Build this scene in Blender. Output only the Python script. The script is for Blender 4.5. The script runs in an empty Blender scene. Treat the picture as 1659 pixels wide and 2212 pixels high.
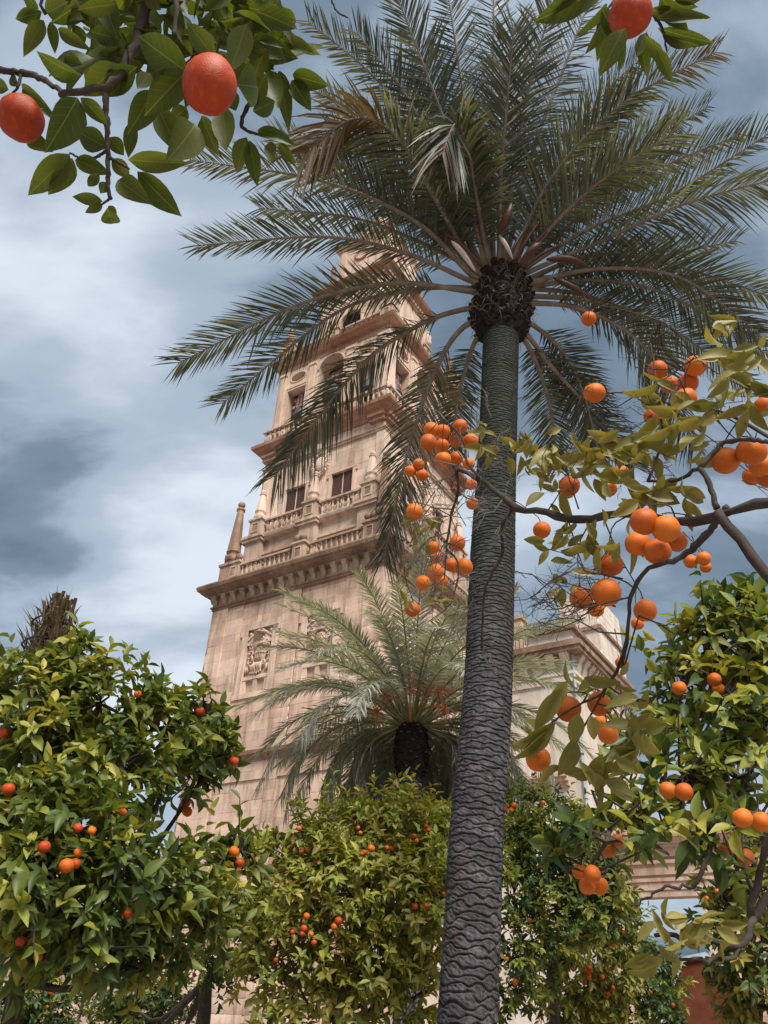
import bpy, math, random
import numpy as np
from mathutils import Matrix, Vector
R = math.radians
rng = np.random.default_rng(7)
random.seed(7)
sc = bpy.context.scene
COL = sc.collection

# ------------------------------------------------------------------ camera
FPX = 3100 * 1659 / 3024            # focal length in units of a 1659 x 2212 view
CX, CY = 829.5, 1106.0
CAM = np.array([0.0, 0.0, 1.6])
TH, RO = R(33.2), R(2.85)
_fw = np.array([0, math.cos(TH), math.sin(TH)])
_up = np.array([0, -math.sin(TH), math.cos(TH)])
_rt = np.array([1.0, 0, 0])
RT = math.cos(RO) * _rt + math.sin(RO) * _up
UP = -math.sin(RO) * _rt + math.cos(RO) * _up
FW = _fw
cam = bpy.data.cameras.new("camera")
cam.sensor_fit = 'HORIZONTAL'
cam.sensor_width = 36.0
cam.lens = 36.0 * 3100 / 3024
cam.clip_start = 0.05
cam.clip_end = 3000
camo = bpy.data.objects.new("camera", cam)
COL.objects.link(camo)
camo.matrix_world = Matrix(((RT[0], UP[0], -FW[0], CAM[0]), (RT[1], UP[1], -FW[1], CAM[1]),
                            (RT[2], UP[2], -FW[2], CAM[2]), (0, 0, 0, 1)))
sc.camera = camo

# ------------------------------------------------------------------ world, sun, exposure
SUN_DIR = np.array([0.20, -0.60, 0.77]); SUN_DIR /= np.linalg.norm(SUN_DIR)
w = bpy.data.worlds.new("World"); sc.world = w; w.use_nodes = True
nt = w.node_tree; nt.nodes.clear()
def N(t, **k):
    n = nt.nodes.new(t)
    for a, b in k.items(): setattr(n, a, b)
    return n
L = nt.links.new
wout = N('ShaderNodeOutputWorld'); bg = N('ShaderNodeBackground')
sky = N('ShaderNodeTexSky', sky_type='NISHITA')
sky.sun_disc = False
sky.sun_elevation = math.asin(SUN_DIR[2]); sky.sun_rotation = math.atan2(SUN_DIR[0], SUN_DIR[1])
skm = N('ShaderNodeVectorMath', operation='SCALE'); skm.inputs['Scale'].default_value = 0.05
L(sky.outputs[0], skm.inputs[0])
tc = N('ShaderNodeTexCoord')
sep = N('ShaderNodeSeparateXYZ'); L(tc.outputs['Generated'], sep.inputs[0])
zz = N('ShaderNodeMath', operation='ADD'); zz.inputs[1].default_value = 0.35
zab = N('ShaderNodeMath', operation='ABSOLUTE'); L(sep.outputs['Z'], zab.inputs[0]); L(zab.outputs[0], zz.inputs[0])
dx = N('ShaderNodeMath', operation='DIVIDE'); L(sep.outputs['X'], dx.inputs[0]); L(zz.outputs[0], dx.inputs[1])
dy = N('ShaderNodeMath', operation='DIVIDE'); L(sep.outputs['Y'], dy.inputs[0]); L(zz.outputs[0], dy.inputs[1])
cmb = N('ShaderNodeCombineXYZ'); L(dx.outputs[0], cmb.inputs[0]); L(dy.outputs[0], cmb.inputs[1])
mp = N('ShaderNodeMapping'); L(cmb.outputs[0], mp.inputs[0])
mp.inputs['Location'].default_value = (3.012, 1.681, 0.0)
mp.inputs['Rotation'].default_value = (0, 0, R(28)); mp.inputs['Scale'].default_value = (0.75, 1.25, 1)
def wnoise(scale, detail, rough, dist):
    n = N('ShaderNodeTexNoise'); n.inputs['Scale'].default_value = scale; n.inputs['Detail'].default_value = detail
    n.inputs['Roughness'].default_value = rough; n.inputs['Distortion'].default_value = dist
    L(mp.outputs[0], n.inputs['Vector']); return n.outputs[0]
def wmath(op, a, b):
    m = N('ShaderNodeMath', operation=op)
    for k, v in ((0, a), (1, b)):
        if hasattr(v, 'links'): L(v, m.inputs[k])
        else: m.inputs[k].default_value = v
    return m.outputs[0]
cl = wmath('ADD', wmath('MULTIPLY', wnoise(1.5, 4, .45, .15), .76), wmath('MULTIPLY', wnoise(4.2, 8, .58, .25), .24))
cr = N('ShaderNodeValToRGB'); cr.color_ramp.interpolation = 'EASE'
e = cr.color_ramp.elements
e[0].position = 0.39; e[0].color = (0.020, 0.031, 0.043, 1)
e[1].position = 0.63; e[1].color = (0.195, 0.213, 0.238, 1)
e2 = cr.color_ramp.elements.new(0.465); e2.color = (0.050, 0.068, 0.088, 1)
e3 = cr.color_ramp.elements.new(0.53); e3.color = (0.108, 0.131, 0.158, 1)
L(cl, cr.inputs[0])
mx = N('ShaderNodeMixRGB'); mx.inputs[0].default_value = 0.95
L(skm.outputs[0], mx.inputs[1]); L(cr.outputs[0], mx.inputs[2])
L(mx.outputs[0], bg.inputs[0]); bg.inputs[1].default_value = 1.0
L(bg.outputs[0], wout.inputs[0])

sl = bpy.data.lights.new("sun", 'SUN'); sl.energy = 1.5; sl.angle = R(25); sl.color = (1.0, 0.95, 0.88)
so = bpy.data.objects.new("sun", sl); COL.objects.link(so); so.location = (0, 0, 60)
so.rotation_euler = Vector(SUN_DIR).to_track_quat('Z', 'Y').to_euler()
sc.view_settings.view_transform = 'Standard'; sc.view_settings.look = 'None'
sc.view_settings.exposure = 2.0; sc.view_settings.gamma = 1.0
sc.view_settings.use_curve_mapping = False
sc.render.engine = 'CYCLES'
sc.cycles.max_bounces = 6; sc.cycles.transparent_max_bounces = 4

# ------------------------------------------------------------------ helpers
def at(x, y, d):
    return CAM + (RT * (x - CX) / FPX - UP * (y - CY) / FPX + FW) * d
def atY(x, y, Y):
    v = RT * (x - CX) / FPX - UP * (y - CY) / FPX + FW
    return CAM + v * ((Y - CAM[1]) / v[1])
def depth(P): return float((np.asarray(P) - CAM) @ FW)
def nrm(v):
    v = np.asarray(v, float); return v / (np.linalg.norm(v, axis=-1, keepdims=True) + 1e-12)

class MB:
    def __init__(s): s.v = []; s.f = []
    def add(s, V, F):
        o = len(s.v); s.v.extend([tuple(map(float, p)) for p in V]); s.f.extend([tuple(i + o for i in f) for f in F]); return s
    def box(s, x0, x1, y0, y1, z0, z1):
        return s.add([(x0,y0,z0),(x1,y0,z0),(x1,y1,z0),(x0,y1,z0),(x0,y0,z1),(x1,y0,z1),(x1,y1,z1),(x0,y1,z1)],
              [(0,3,2,1),(4,5,6,7),(0,1,5,4),(1,2,6,5),(2,3,7,6),(3,0,4,7)])
    def tube(s, pts, rad, n=8, cap=True):
        pts = [np.asarray(p, float) for p in pts]
        if not hasattr(rad, '__len__'): rad = [rad] * len(pts)
        V = []; F = []; prev = None
        for i, p in enumerate(pts):
            t = nrm(pts[min(i+1, len(pts)-1)] - pts[max(i-1, 0)])
            if prev is None:
                a = np.array([0,0,1.]) if abs(t[2]) < .9 else np.array([1.,0,0])
                u = nrm(np.cross(t, a))
            else:
                u = nrm(prev - t * (prev @ t))
            prev = u; b = np.cross(t, u)
            for k in range(n):
                an = 2*math.pi*k/n
                V.append(p + (u*math.cos(an) + b*math.sin(an)) * rad[i])
        for i in range(len(pts)-1):
            for k in range(n):
                F.append((i*n+k, i*n+(k+1)%n, (i+1)*n+(k+1)%n, (i+1)*n+k))
        if cap:
            F.append(tuple(range(n-1,-1,-1))); F.append(tuple((len(pts)-1)*n+k for k in range(n)))
        return s.add(V, F)
    def lathe(s, prof, n=12, c=(0,0,0), sq=False, rot=0.0, tip=True):
        V = []; F = []
        for r, z in prof:
            for k in range(n):
                an = 2*math.pi*(k+.5)/n + rot
                q = r * (math.sqrt(2) if sq else 1)
                V.append((c[0]+q*math.cos(an), c[1]+q*math.sin(an), c[2]+z))
        m = len(prof)
        for i in range(m-1):
            for k in range(n): F.append((i*n+k, i*n+(k+1)%n, (i+1)*n+(k+1)%n, (i+1)*n+k))
        F.append(tuple(range(n-1,-1,-1))); F.append(tuple((m-1)*n+k for k in range(n)))
        return s.add(V, F)
    def ball(s, c, r, n=10, m=7, sc3=(1,1,1)):
        V = [(c[0],c[1],c[2]-r*sc3[2])]; F = []
        for i in range(1, m):
            ph = -math.pi/2 + math.pi*i/m
            for k in range(n):
                an = 2*math.pi*k/n
                V.append((c[0]+r*sc3[0]*math.cos(ph)*math.cos(an), c[1]+r*sc3[1]*math.cos(ph)*math.sin(an), c[2]+r*sc3[2]*math.sin(ph)))
        V.append((c[0],c[1],c[2]+r*sc3[2])); t = len(V)-1
        for k in range(n): F.append((0, 1+(k+1)%n, 1+k))
        for i in range(m-2):
            for k in range(n): F.append((1+i*n+k, 1+i*n+(k+1)%n, 1+(i+1)*n+(k+1)%n, 1+(i+1)*n+k))
        for k in range(n): F.append((t, 1+(m-2)*n+k, 1+(m-2)*n+(k+1)%n))
        return s.add(V, F)
    def prism(s, poly, y0, y1):
        # polygon in x,z extruded from y0 to y1 (counter clockwise seen from -y)
        n = len(poly); V = [(x, y0, z) for x, z in poly] + [(x, y1, z) for x, z in poly]
        F = [tuple(range(n)), tuple(range(2*n-1, n-1, -1))] + [(i, n+i, n+(i+1)%n, (i+1)%n) for i in range(n)]
        return s.add(V, F)
    def holed(s, outer, inner, y0, y1, closed=True):
        n = len(outer); V = []
        for y in (y0, y1):
            V += [(x, y, z) for x, z in outer] + [(x, y, z) for x, z in inner]
        F = []
        for i in range(n if closed else n-1):
            j = (i+1) % n
            F.append((i, j, n+j, n+i)); F.append((2*n+i, 3*n+i, 3*n+j, 2*n+j))
            F.append((n+i, n+j, 3*n+j, 3*n+i)); F.append((i, 2*n+i, 2*n+j, j))
        return s.add(V, F)
    def mesh(s, name, mat=None, smooth=False, off=None):
        me = bpy.data.meshes.new(name)
        V = s.v if off is None else [(a-off[0], b-off[1], c-off[2]) for a, b, c in s.v]
        me.from_pydata(V, [], s.f); me.update()
        if smooth:
            me.polygons.foreach_set('use_smooth', [True]*len(me.polygons))
        if mat: me.materials.append(mat)
        return me
def ob(name, data, parent=None, M=None, **props):
    o = bpy.data.objects.new(name, data); COL.objects.link(o)
    if parent is not None: o.parent = parent
    if M is not None: o.matrix_basis = M
    for k, v in props.items(): o[k] = v
    return o
def thing(name, label, cat, loc=(0,0,0), rz=0.0, group=None):
    o = bpy.data.objects.new(name, None); COL.objects.link(o)
    o.empty_display_size = .3
    o.location = tuple(map(float, loc)); o.rotation_euler = (0, 0, rz)
    o['label'] = label; o['category'] = cat
    if group: o['group'] = group
    return o
def wloc(o):
    p = np.zeros(3)
    while o is not None:
        p += np.array(o.location); o = o.parent
    return p
def part(name, mb, mat, parent, smooth=False, M=None, **props):
    """mesh given in world coordinates hung under an unrotated thing"""
    return ob(name, mb.mesh(name, mat, smooth, off=wloc(parent) if parent else None), parent, M, **props)
def lpart(name, mb, mat, parent, smooth=False, M=None, **props):
    """mesh given in the parent's own coordinates"""
    return ob(name, mb.mesh(name, mat, smooth), parent, M, **props)
def np_mesh(name, V, tf, mat=None, smooth=True):
    """V: (n_inst, nv, 3), tf: face list of the template"""
    ni, nv, _ = V.shape
    flat = np.concatenate([np.array(f) for f in tf]); tot = np.array([len(f) for f in tf])
    loops = (flat[None, :] + (np.arange(ni) * nv)[:, None]).ravel()
    tots = np.tile(tot, ni); starts = np.concatenate([[0], np.cumsum(tots)[:-1]])
    me = bpy.data.meshes.new(name)
    me.vertices.add(ni*nv); me.vertices.foreach_set('co', V.astype(np.float32).ravel())
    me.loops.add(len(loops)); me.loops.foreach_set('vertex_index', loops.astype(np.int32))
    me.polygons.add(len(tots)); me.polygons.foreach_set('loop_start', starts.astype(np.int32))
    me.polygons.foreach_set('loop_total', tots.astype(np.int32))
    if smooth: me.polygons.foreach_set('use_smooth', np.ones(len(tots), bool))
    me.update(calc_edges=True); me.validate()
    if mat: me.materials.append(mat)
    return me
def spline(pts, n):
    P = np.asarray(pts, float); m = len(P)
    if m == 2: return P[0] + (P[1]-P[0]) * np.linspace(0,1,n)[:,None]
    Q = np.vstack([2*P[0]-P[1], P, 2*P[-1]-P[-2]]); out = []
    seg = np.linalg.norm(np.diff(P, axis=0), axis=1); cum = np.concatenate([[0], np.cumsum(seg)])
    for s_ in np.linspace(0, cum[-1], n):
        i = min(np.searchsorted(cum, s_, side='right')-1, m-2); t = (s_-cum[i])/max(seg[i],1e-9)
        a, b, c, d = Q[i], Q[i+1], Q[i+2], Q[i+3]
        out.append(.5*((2*b)+(-a+c)*t+(2*a-5*b+4*c-d)*t*t+(-a+3*b-3*c+d)*t**3))
    return np.array(out)

# ------------------------------------------------------------------ materials
class Mat:
    def __init__(s, name):
        s.m = bpy.data.materials.new(name); s.m.use_nodes = True; s.t = s.m.node_tree; s.t.nodes.clear()
        s.out = s.n('ShaderNodeOutputMaterial')
    def n(s, t, **k):
        x = s.t.nodes.new(t)
        for a, b in k.items(): setattr(x, a, b)
        return x
    def l(s, a, b): s.t.links.new(a, b)
    def noise(s, scale, detail=4, rough=.55, vec=None, dist=0.0):
        x = s.n('ShaderNodeTexNoise'); x.inputs['Scale'].default_value = scale; x.inputs['Detail'].default_value = detail
        x.inputs['Roughness'].default_value = rough; x.inputs['Distortion'].default_value = dist
        if vec is not None: s.l(vec, x.inputs['Vector'])
        return x.outputs[0]
    def ramp(s, fac, stops, interp='LINEAR'):
        x = s.n('ShaderNodeValToRGB'); x.color_ramp.interpolation = interp; e = x.color_ramp.elements
        while len(e) < len(stops): e.new(.5)
        for q, (p, c) in zip(e, stops):
            q.position = p; q.color = (*c, 1) if len(c) == 3 else c
        s.l(fac, x.inputs[0]); return x.outputs[0]
    def mix(s, fac, a, b, mode='MIX'):
        x = s.n('ShaderNodeMixRGB', blend_type=mode)
        for i, v in ((0, fac), (1, a), (2, b)):
            if hasattr(v, 'default_value') or hasattr(v, 'links'): s.l(v, x.inputs[i])
            elif i == 0: x.inputs[0].default_value = v
            else: x.inputs[i].default_value = (*v, 1)
        return x.outputs[0]
    def math(s, op, a, b=0.0):
        x = s.n('ShaderNodeMath', operation=op)
        for i, v in ((0, a), (1, b)):
            if hasattr(v, 'links'): s.l(v, x.inputs[i])
            else: x.inputs[i].default_value = v
        return x.outputs[0]
    def rand(s):
        g = s.n('ShaderNodeNewGeometry'); o = s.n('ShaderNodeObjectInfo')
        return s.math('FRACT', s.math('ADD', g.outputs['Random Per Island'], o.outputs['Random']))
    def pos(s): return s.n('ShaderNodeNewGeometry').outputs['Position']
    def stretch(s, sx, sy, sz):
        m = s.n('ShaderNodeMapping'); m.inputs['Scale'].default_value = (sx, sy, sz); s.l(s.pos(), m.inputs[0]); return m.outputs[0]
    def bsdf(s, col, rough=.8, spec=.3, bump=None, bs=.3, bd=.02, metal=0.0):
        b = s.n('ShaderNodeBsdfPrincipled')
        if hasattr(col, 'links'): s.l(col, b.inputs['Base Color'])
        else: b.inputs['Base Color'].default_value = (*col, 1)
        if hasattr(rough, 'links'): s.l(rough, b.inputs['Roughness'])
        else: b.inputs['Roughness'].default_value = rough
        b.inputs['Specular IOR Level'].default_value = spec; b.inputs['Metallic'].default_value = metal
        if bump is not None:
            u = s.n('ShaderNodeBump'); u.inputs['Strength'].default_value = bs; u.inputs['Distance'].default_value = bd
            s.l(bump, u.inputs['Height']); s.l(u.outputs[0], b.inputs['Normal'])
        s.b = b; s.l(b.outputs[0], s.out.inputs[0]); return s.m

def stone(name, a, b, c, stain=.55, streak=1.0, var=.5):
    m = Mat(name)
    big = m.noise(.35, 5, .6, m.pos()); base = m.ramp(big, [(.3, a), (.5, b), (.72, c)])
    rv = m.ramp(m.rand(), [(0, (1-.28*var,)*3), (.5, (1, .985, .97)), (1, (1+.16*var, 1+.13*var, 1+.12*var))])
    col = m.mix(1, base, rv, 'MULTIPLY')
    st = m.noise(1.0, 5, .65, m.stretch(2.2, 2.2, .28), .6)
    sm = m.ramp(st, [(.47, (0,0,0)), (.66, (1,1,1))])
    col = m.mix(m.math('MULTIPLY', sm, min(.9, .62*stain)), col, (.13, .085, .06))
    fine = m.noise(9, 6, .7, m.pos())
    col = m.mix(m.math('MULTIPLY', m.ramp(fine, [(.55, (0,0,0)), (.78, (1,1,1))]), .45), col, (.62, .52, .45))
    dk = m.noise(5, 6, .7, m.pos(), .4)
    col = m.mix(m.math('MULTIPLY', m.ramp(dk, [(.58, (0,0,0)), (.72, (1,1,1))]), .5*stain), col, (.16, .10, .07))
    return m.bsdf(col, .9, .2, m.noise(14, 6, .7, m.pos()), .5, .03)
M_STONE = stone('stone_wall', (.44, .285, .205), (.60, .43, .335), (.70, .54, .45), stain=.8, var=.75)
M_STONE2 = stone('stone_upper', (.48, .335, .245), (.62, .465, .365), (.71, .57, .48), stain=.7)
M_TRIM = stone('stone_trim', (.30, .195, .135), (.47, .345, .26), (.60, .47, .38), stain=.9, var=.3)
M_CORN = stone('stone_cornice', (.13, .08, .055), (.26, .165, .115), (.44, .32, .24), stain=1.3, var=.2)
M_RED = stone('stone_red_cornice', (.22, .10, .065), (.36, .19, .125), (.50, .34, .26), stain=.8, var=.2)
M_PALE = stone('pale_plaster', (.54, .45, .37), (.65, .56, .48), (.71, .64, .57), stain=.5, var=.2)
M_JOINT = Mat('mortar').bsdf((.46, .33, .25), .95, .1)
M_DARK = Mat('interior_shade').bsdf((.02, .016, .014), .95, .05)  # near-black colour standing in for shade inside the upper openings
def simple(name, c1, c2, scale=6, rough=.7, spec=.3, bs=.3, bd=.01, metal=0.0):
    m = Mat(name); nz = m.noise(scale, 5, .6, m.pos())
    return m.bsdf(m.ramp(nz, [(.3, c1), (.7, c2)]), rough, spec, nz, bs, bd, metal)
M_SHUT = simple('shutter_wood', (.05, .022, .018), (.11, .05, .038), 12, .55)
M_LEAD = simple('bronze', (.05, .06, .065), (.12, .14, .15), 8, .5, .4, metal=.3)
M_YOKE = simple('yoke_wood', (.30, .12, .11), (.48, .24, .21), 6, .8)
M_IRON = simple('iron', (.03, .035, .04), (.07, .075, .08), 20, .5, .4)
M_PIPE = simple('zinc_pipe', (.30, .34, .38), (.45, .50, .54), 10, .45, .5, metal=.3)
M_TILE = stone('roof_tile', (.30, .17, .11), (.42, .26, .18), (.52, .38, .28), stain=.5, var=1.0)
M_RUST = simple('rust_red_plaster', (.075, .021, .011), (.125, .040, .021), 3, .9, .1, .4, .03)
M_GROUND = simple('courtyard_stones', (.22, .18, .14), (.36, .31, .26), 9, .9, .15, .6, .04)

def leafmat(name, stops, trans=.35, spot=.25, rough=.48, zone=1.3, vein=False):
    m = Mat(name)
    z = m.noise(zone, 3, .5, m.pos())
    f = m.math('ADD', m.math('MULTIPLY', m.rand(), .55), m.math('MULTIPLY', m.math('SUBTRACT', z, .28), 1.0))
    col = m.ramp(f, stops)
    fine = m.noise(40, 4, .6, m.pos())
    col = m.mix(m.math('MULTIPLY', fine, spot), col, (.02, .03, .008))
    if vein:      # midrib and side veins, in the leaf's own coordinates
        oc = m.n('ShaderNodeSeparateXYZ'); m.l(m.n('ShaderNodeTexCoord').outputs['Object'], oc.inputs[0])
        ay = m.math('ABSOLUTE', oc.outputs[1])
        rib = m.math('LESS_THAN', ay, .018)
        sv = m.math('SINE', m.math('MULTIPLY', m.math('SUBTRACT', oc.outputs[0], m.math('MULTIPLY', ay, .55)), 44))
        sv = m.math('MULTIPLY', m.math('GREATER_THAN', sv, .95), .18)
        col = m.mix(m.math('MAXIMUM', m.math('MULTIPLY', rib, .55), sv), col, (.23, .25, .07))
    b = m.n('ShaderNodeBsdfPrincipled'); m.l(col, b.inputs['Base Color']); b.inputs['Roughness'].default_value = rough
    b.inputs['Specular IOR Level'].default_value = .45
    bu = m.n('ShaderNodeBump'); bu.inputs['Strength'].default_value = .25; bu.inputs['Distance'].default_value = .003
    m.l(fine, bu.inputs['Height']); m.l(bu.outputs[0], b.inputs['Normal'])
    t = m.n('ShaderNodeBsdfTranslucent')
    m.l(m.mix(1, col, (1.25, 1.15, .45), 'MULTIPLY'), t.inputs[0])
    mixs = m.n('ShaderNodeMixShader'); mixs.inputs[0].default_value = trans
    m.l(b.outputs[0], mixs.inputs[1]); m.l(t.outputs[0], mixs.inputs[2]); m.l(mixs.outputs[0], m.out.inputs[0])
    return m.m
G0, G1, G2, G3 = (.034, .062, .014), (.085, .130, .026), (.165, .205, .044), (.30, .30, .065)
M_LEAF = leafmat('leaf_green', [(.15, G0), (.4, G1), (.68, G2), (.95, G3)])
M_LEAFC = leafmat('leaf_yellow_green', [(.15, (.095, .135, .018)), (.4, (.22, .26, .042)), (.65, (.35, .355, .064)), (.9, (.50, .43, .085))])
M_LEAFD = leafmat('leaf_deep_green', [(.15, (.028, .058, .018)), (.5, (.075, .130, .036)), (.85, (.16, .22, .065))])
M_LEAFY = leafmat('leaf_yellow', [(.15, (.14, .15, .028)), (.5, (.25, .22, .04)), (.85, (.36, .30, .07))])
M_LEAFN = leafmat('leaf_near_olive', [(.15, (.17, .17, .035)), (.5, (.28, .24, .055)), (.85, (.38, .32, .10))], .3, vein=True)
M_LEAFT = leafmat('leaf_overhead', [(.1, (.040, .060, .010)), (.5, (.075, .105, .016)), (.9, (.125, .150, .028))], .5, vein=True)
M_PALM = leafmat('palm_leaflet', [(.2, (.050, .058, .042)), (.55, (.108, .116, .088)), (.9, (.23, .235, .19))], .35, .2, .45, .8)
M_PALM2 = leafmat('palm_leaflet_grey', [(.2, (.19, .205, .18)), (.55, (.33, .345, .31)), (.9, (.52, .53, .49))], .3, .2, .4, .8)
M_PALMB = leafmat('palm_leaflet_dry', [(.2, (.10, .052, .024)), (.55, (.16, .10, .05)), (.9, (.25, .20, .12))], .2, .2, .6, .8)
M_RACH = simple('palm_stalk', (.13, .092, .07), (.27, .215, .17), 7, .55)
M_RACH2 = simple('palm_stalk_green', (.12, .13, .06), (.24, .22, .11), 7, .55)
M_SPATHE = simple('spathe', (.05, .02, .014), (.11, .045, .03), 9, .5)
M_SPATHEP = simple('spathe_inner', (.45, .36, .33), (.62, .54, .50), 9, .6)
M_TRUNKP = None
def trunkmat():
    m = Mat('palm_bark')
    n1_ = m.noise(3.5, 6, .65, m.stretch(1, 1, 2.2)); n2_ = m.noise(28, 6, .7, m.stretch(1, 1, .6), .5)
    col = m.ramp(n1_, [(.3, (.042, .040, .045)), (.5, (.085, .082, .090)), (.7, (.16, .155, .17))])
    col = m.mix(m.ramp(n2_, [(.35, (1,1,1)), (.55, (0,0,0))]), col, (.035, .028, .027))
    br = m.noise(1.6, 6, .65, m.stretch(1.6, 1.6, .9), .5)
    col = m.mix(m.math('MULTIPLY', m.ramp(br, [(.50, (0,0,0)), (.64, (1,1,1))]), .55), col, (.085, .058, .044))
    pl = m.noise(7, 5, .7, m.pos(), .3)
    col = m.mix(m.math('MULTIPLY', m.ramp(pl, [(.60, (0,0,0)), (.72, (1,1,1))]), .5), col, (.27, .26, .26))
    moss = m.noise(2.2, 5, .6, m.pos())
    sepz = m.n('ShaderNodeSeparateXYZ'); m.l(m.pos(), sepz.inputs[0])
    hi = m.ramp(m.math('DIVIDE', sepz.outputs[2], 10.0), [(.42, (0,0,0)), (.66, (1,1,1))])
    col = m.mix(m.math('MULTIPLY', m.ramp(moss, [(.25, (.45,.45,.45)), (.55, (1,1,1))]), m.math('MULTIPLY', hi, .85)), col, (.026, .034, .022))
    return m.bsdf(col, .9, .2, n2_, .9, .02)
M_TRUNKP = trunkmat()
M_BOSS = simple('palm_boss_fibre', (.012, .010, .009), (.042, .032, .028), 22, .95, .1, 1.0, .03)
M_STUB = simple('cut_leaf_base', (.14, .09, .065), (.34, .25, .19), 14, .85, .1)
M_BARK = simple('orange_bark', (.035, .026, .022), (.085, .066, .056), 14, .85, .2, .8, .008)
M_BARKG = simple('grey_twig', (.10, .085, .075), (.22, .195, .18), 14, .85, .2)
M_STRAW = simple('dry_frond', (.08, .055, .03), (.20, .15, .09), 9, .85, .1)
M_FSTALK = simple('orange_fruit_stalk', (.34, .11, .05), (.48, .20, .10), 9, .6)
def orangemat(name, a, b):
    m = Mat(name); p = m.n('ShaderNodeTexCoord').outputs['Object']
    n_ = m.noise(30, 3, .5, p)
    col = m.ramp(m.math('ADD', m.math('MULTIPLY', m.rand(), .6), m.math('MULTIPLY', m.noise(2, 2, .5, p), .4)), [(.2, a), (.8, b)])
    bl = m.ramp(m.noise(3.2, 4, .6, p), [(.52, (0,0,0)), (.70, (1,1,1))])
    col = m.mix(m.math('MULTIPLY', bl, .18), col, (.80, .30, .04))
    sp = m.ramp(m.noise(9, 5, .7, p), [(.66, (0,0,0)), (.74, (1,1,1))])
    col = m.mix(m.math('MULTIPLY', sp, .15), col, (.28, .10, .02))
    vo = m.n('ShaderNodeTexVoronoi'); vo.inputs['Scale'].default_value = 26; m.l(p, vo.inputs['Vector'])
    m.bsdf(col, .5, .3, vo.outputs[0], .35, .0012)
    return m.m
M_ORANGE = orangemat('orange_peel', (.50, .098, .008), (.68, .165, .014))
M_ORANGER = orangemat('orange_peel_red_shaded', (.33, .030, .006), (.48, .058, .010))  # redder peel with backlit shade put into its colour for the overhead fruit
# ================================================================== GROUND
gm = MB().add([(-400,-400,0),(400,-400,0),(400,400,0),(-400,400,0)], [(0,1,2,3)])
ob('ground', gm.mesh('ground', M_GROUND), kind='structure')

# ================================================================== BELL TOWER
AZ = R(56.2)
Ld = np.array([-math.sin(AZ), math.cos(AZ), 0]); Rd = np.array([math.cos(AZ), math.sin(AZ), 0])
NEAR = np.array([0.1367, 36.0, 0.0])
H1 = 6.025
TC = NEAR + (Ld + Rd) * H1
TROT = math.atan2(-math.cos(AZ), math.sin(AZ))
tower = thing('bell_tower', 'tall ornate sandstone bell tower rising behind the palms', 'tower', TC, TROT)
def FM(k): return Matrix.Rotation(R(90)*k, 4, 'Z')     # front face (k=0) turned to face k: k=1 is the right face
UNIT = MB().box(-.5,.5,-.5,.5,-.5,.5)
_ucache = {}
def unit(mat, bev=False):
    if mat.name not in _ucache:
        mb = MB(); b = .5; t = .488   # chamfered block, front at -y
        mb.add([(-b,b,-b),(b,b,-b),(b,b,b),(-b,b,b),(-b,-t,-b),(b,-t,-b),(b,-t,b),(-b,-t,b),(-t,-b,-t),(t,-b,-t),(t,-b,t),(-t,-b,t)],
               [(0,3,2,1)[::-1],(0,1,5,4)[::-1][::-1],(1,2,6,5),(2,3,7,6),(3,0,4,7),(4,5,9,8),(5,6,10,9),(6,7,11,10),(7,4,8,11),(8,9,10,11)])
        _ucache[mat.name] = mb
    return _ucache[mat.name]
_umesh = {}
def umesh(mat):
    if mat.name not in _umesh: _umesh[mat.name] = unit(mat).mesh('stone_block', mat)
    return _umesh[mat.name]
NBLOCK = [0]
def tile(parent, k, x0, x1, z0, z1, y, mat, ch=.50, bl=1.15, th=.10, limit=0, name='stone_block', rough=.006):
    """ashlar courses on face k between x0..x1, z0..z1, their faces at -y; the first `limit` are objects"""
    rest = []; n = max(1, round((z1-z0)/ch)); hh = (z1-z0)/n; g = .0035
    for i in range(n-1, -1, -1):
        x = x0 - (random.random()*bl*.7)
        za = z0 + i*hh
        while x < x1 - 1e-6:
            l_ = bl*(.65+.7*random.random()); xa = max(x, x0); xb = min(x+l_, x1)
            if x1 - xb < .22: xb = x1; l_ = xb - x
            if xb - xa > .05:
                p = random.uniform(-rough, rough)
                rest.append((xa+g, xb-g, -y-p, -y+th, za+g, za+hh-g))
            x += l_
    objs = rest[:limit]; rest = rest[limit:]
    for a, b, c, d, e_, f in objs:
        M = FM(k) @ Matrix.Translation(((a+b)/2, (c+d)/2, (e_+f)/2)) @ Matrix.Diagonal((b-a, d-c, f-e_, 1))
        ob(name, umesh(mat), parent, M)
    NBLOCK[0] += len(objs)
    if rest:
        U = np.array(unit(mat).v); A = np.array(rest)
        S = np.stack([A[:,1]-A[:,0], A[:,3]-A[:,2], A[:,5]-A[:,4]], 1); C = np.stack([A[:,1]+A[:,0], A[:,3]+A[:,2], A[:,5]+A[:,4]], 1)/2
        me = np_mesh('stone_courses', U[None]*S[:,None]+C[:,None], unit(mat).f, mat, smooth=False)
        ob('stone_courses', me, parent, FM(k), kind='stuff')
def sq(prof, mat, name, parent=tower, **kw):
    return lpart(name, MB().lathe(prof, 4, sq=True), mat, parent, **kw)

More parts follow.
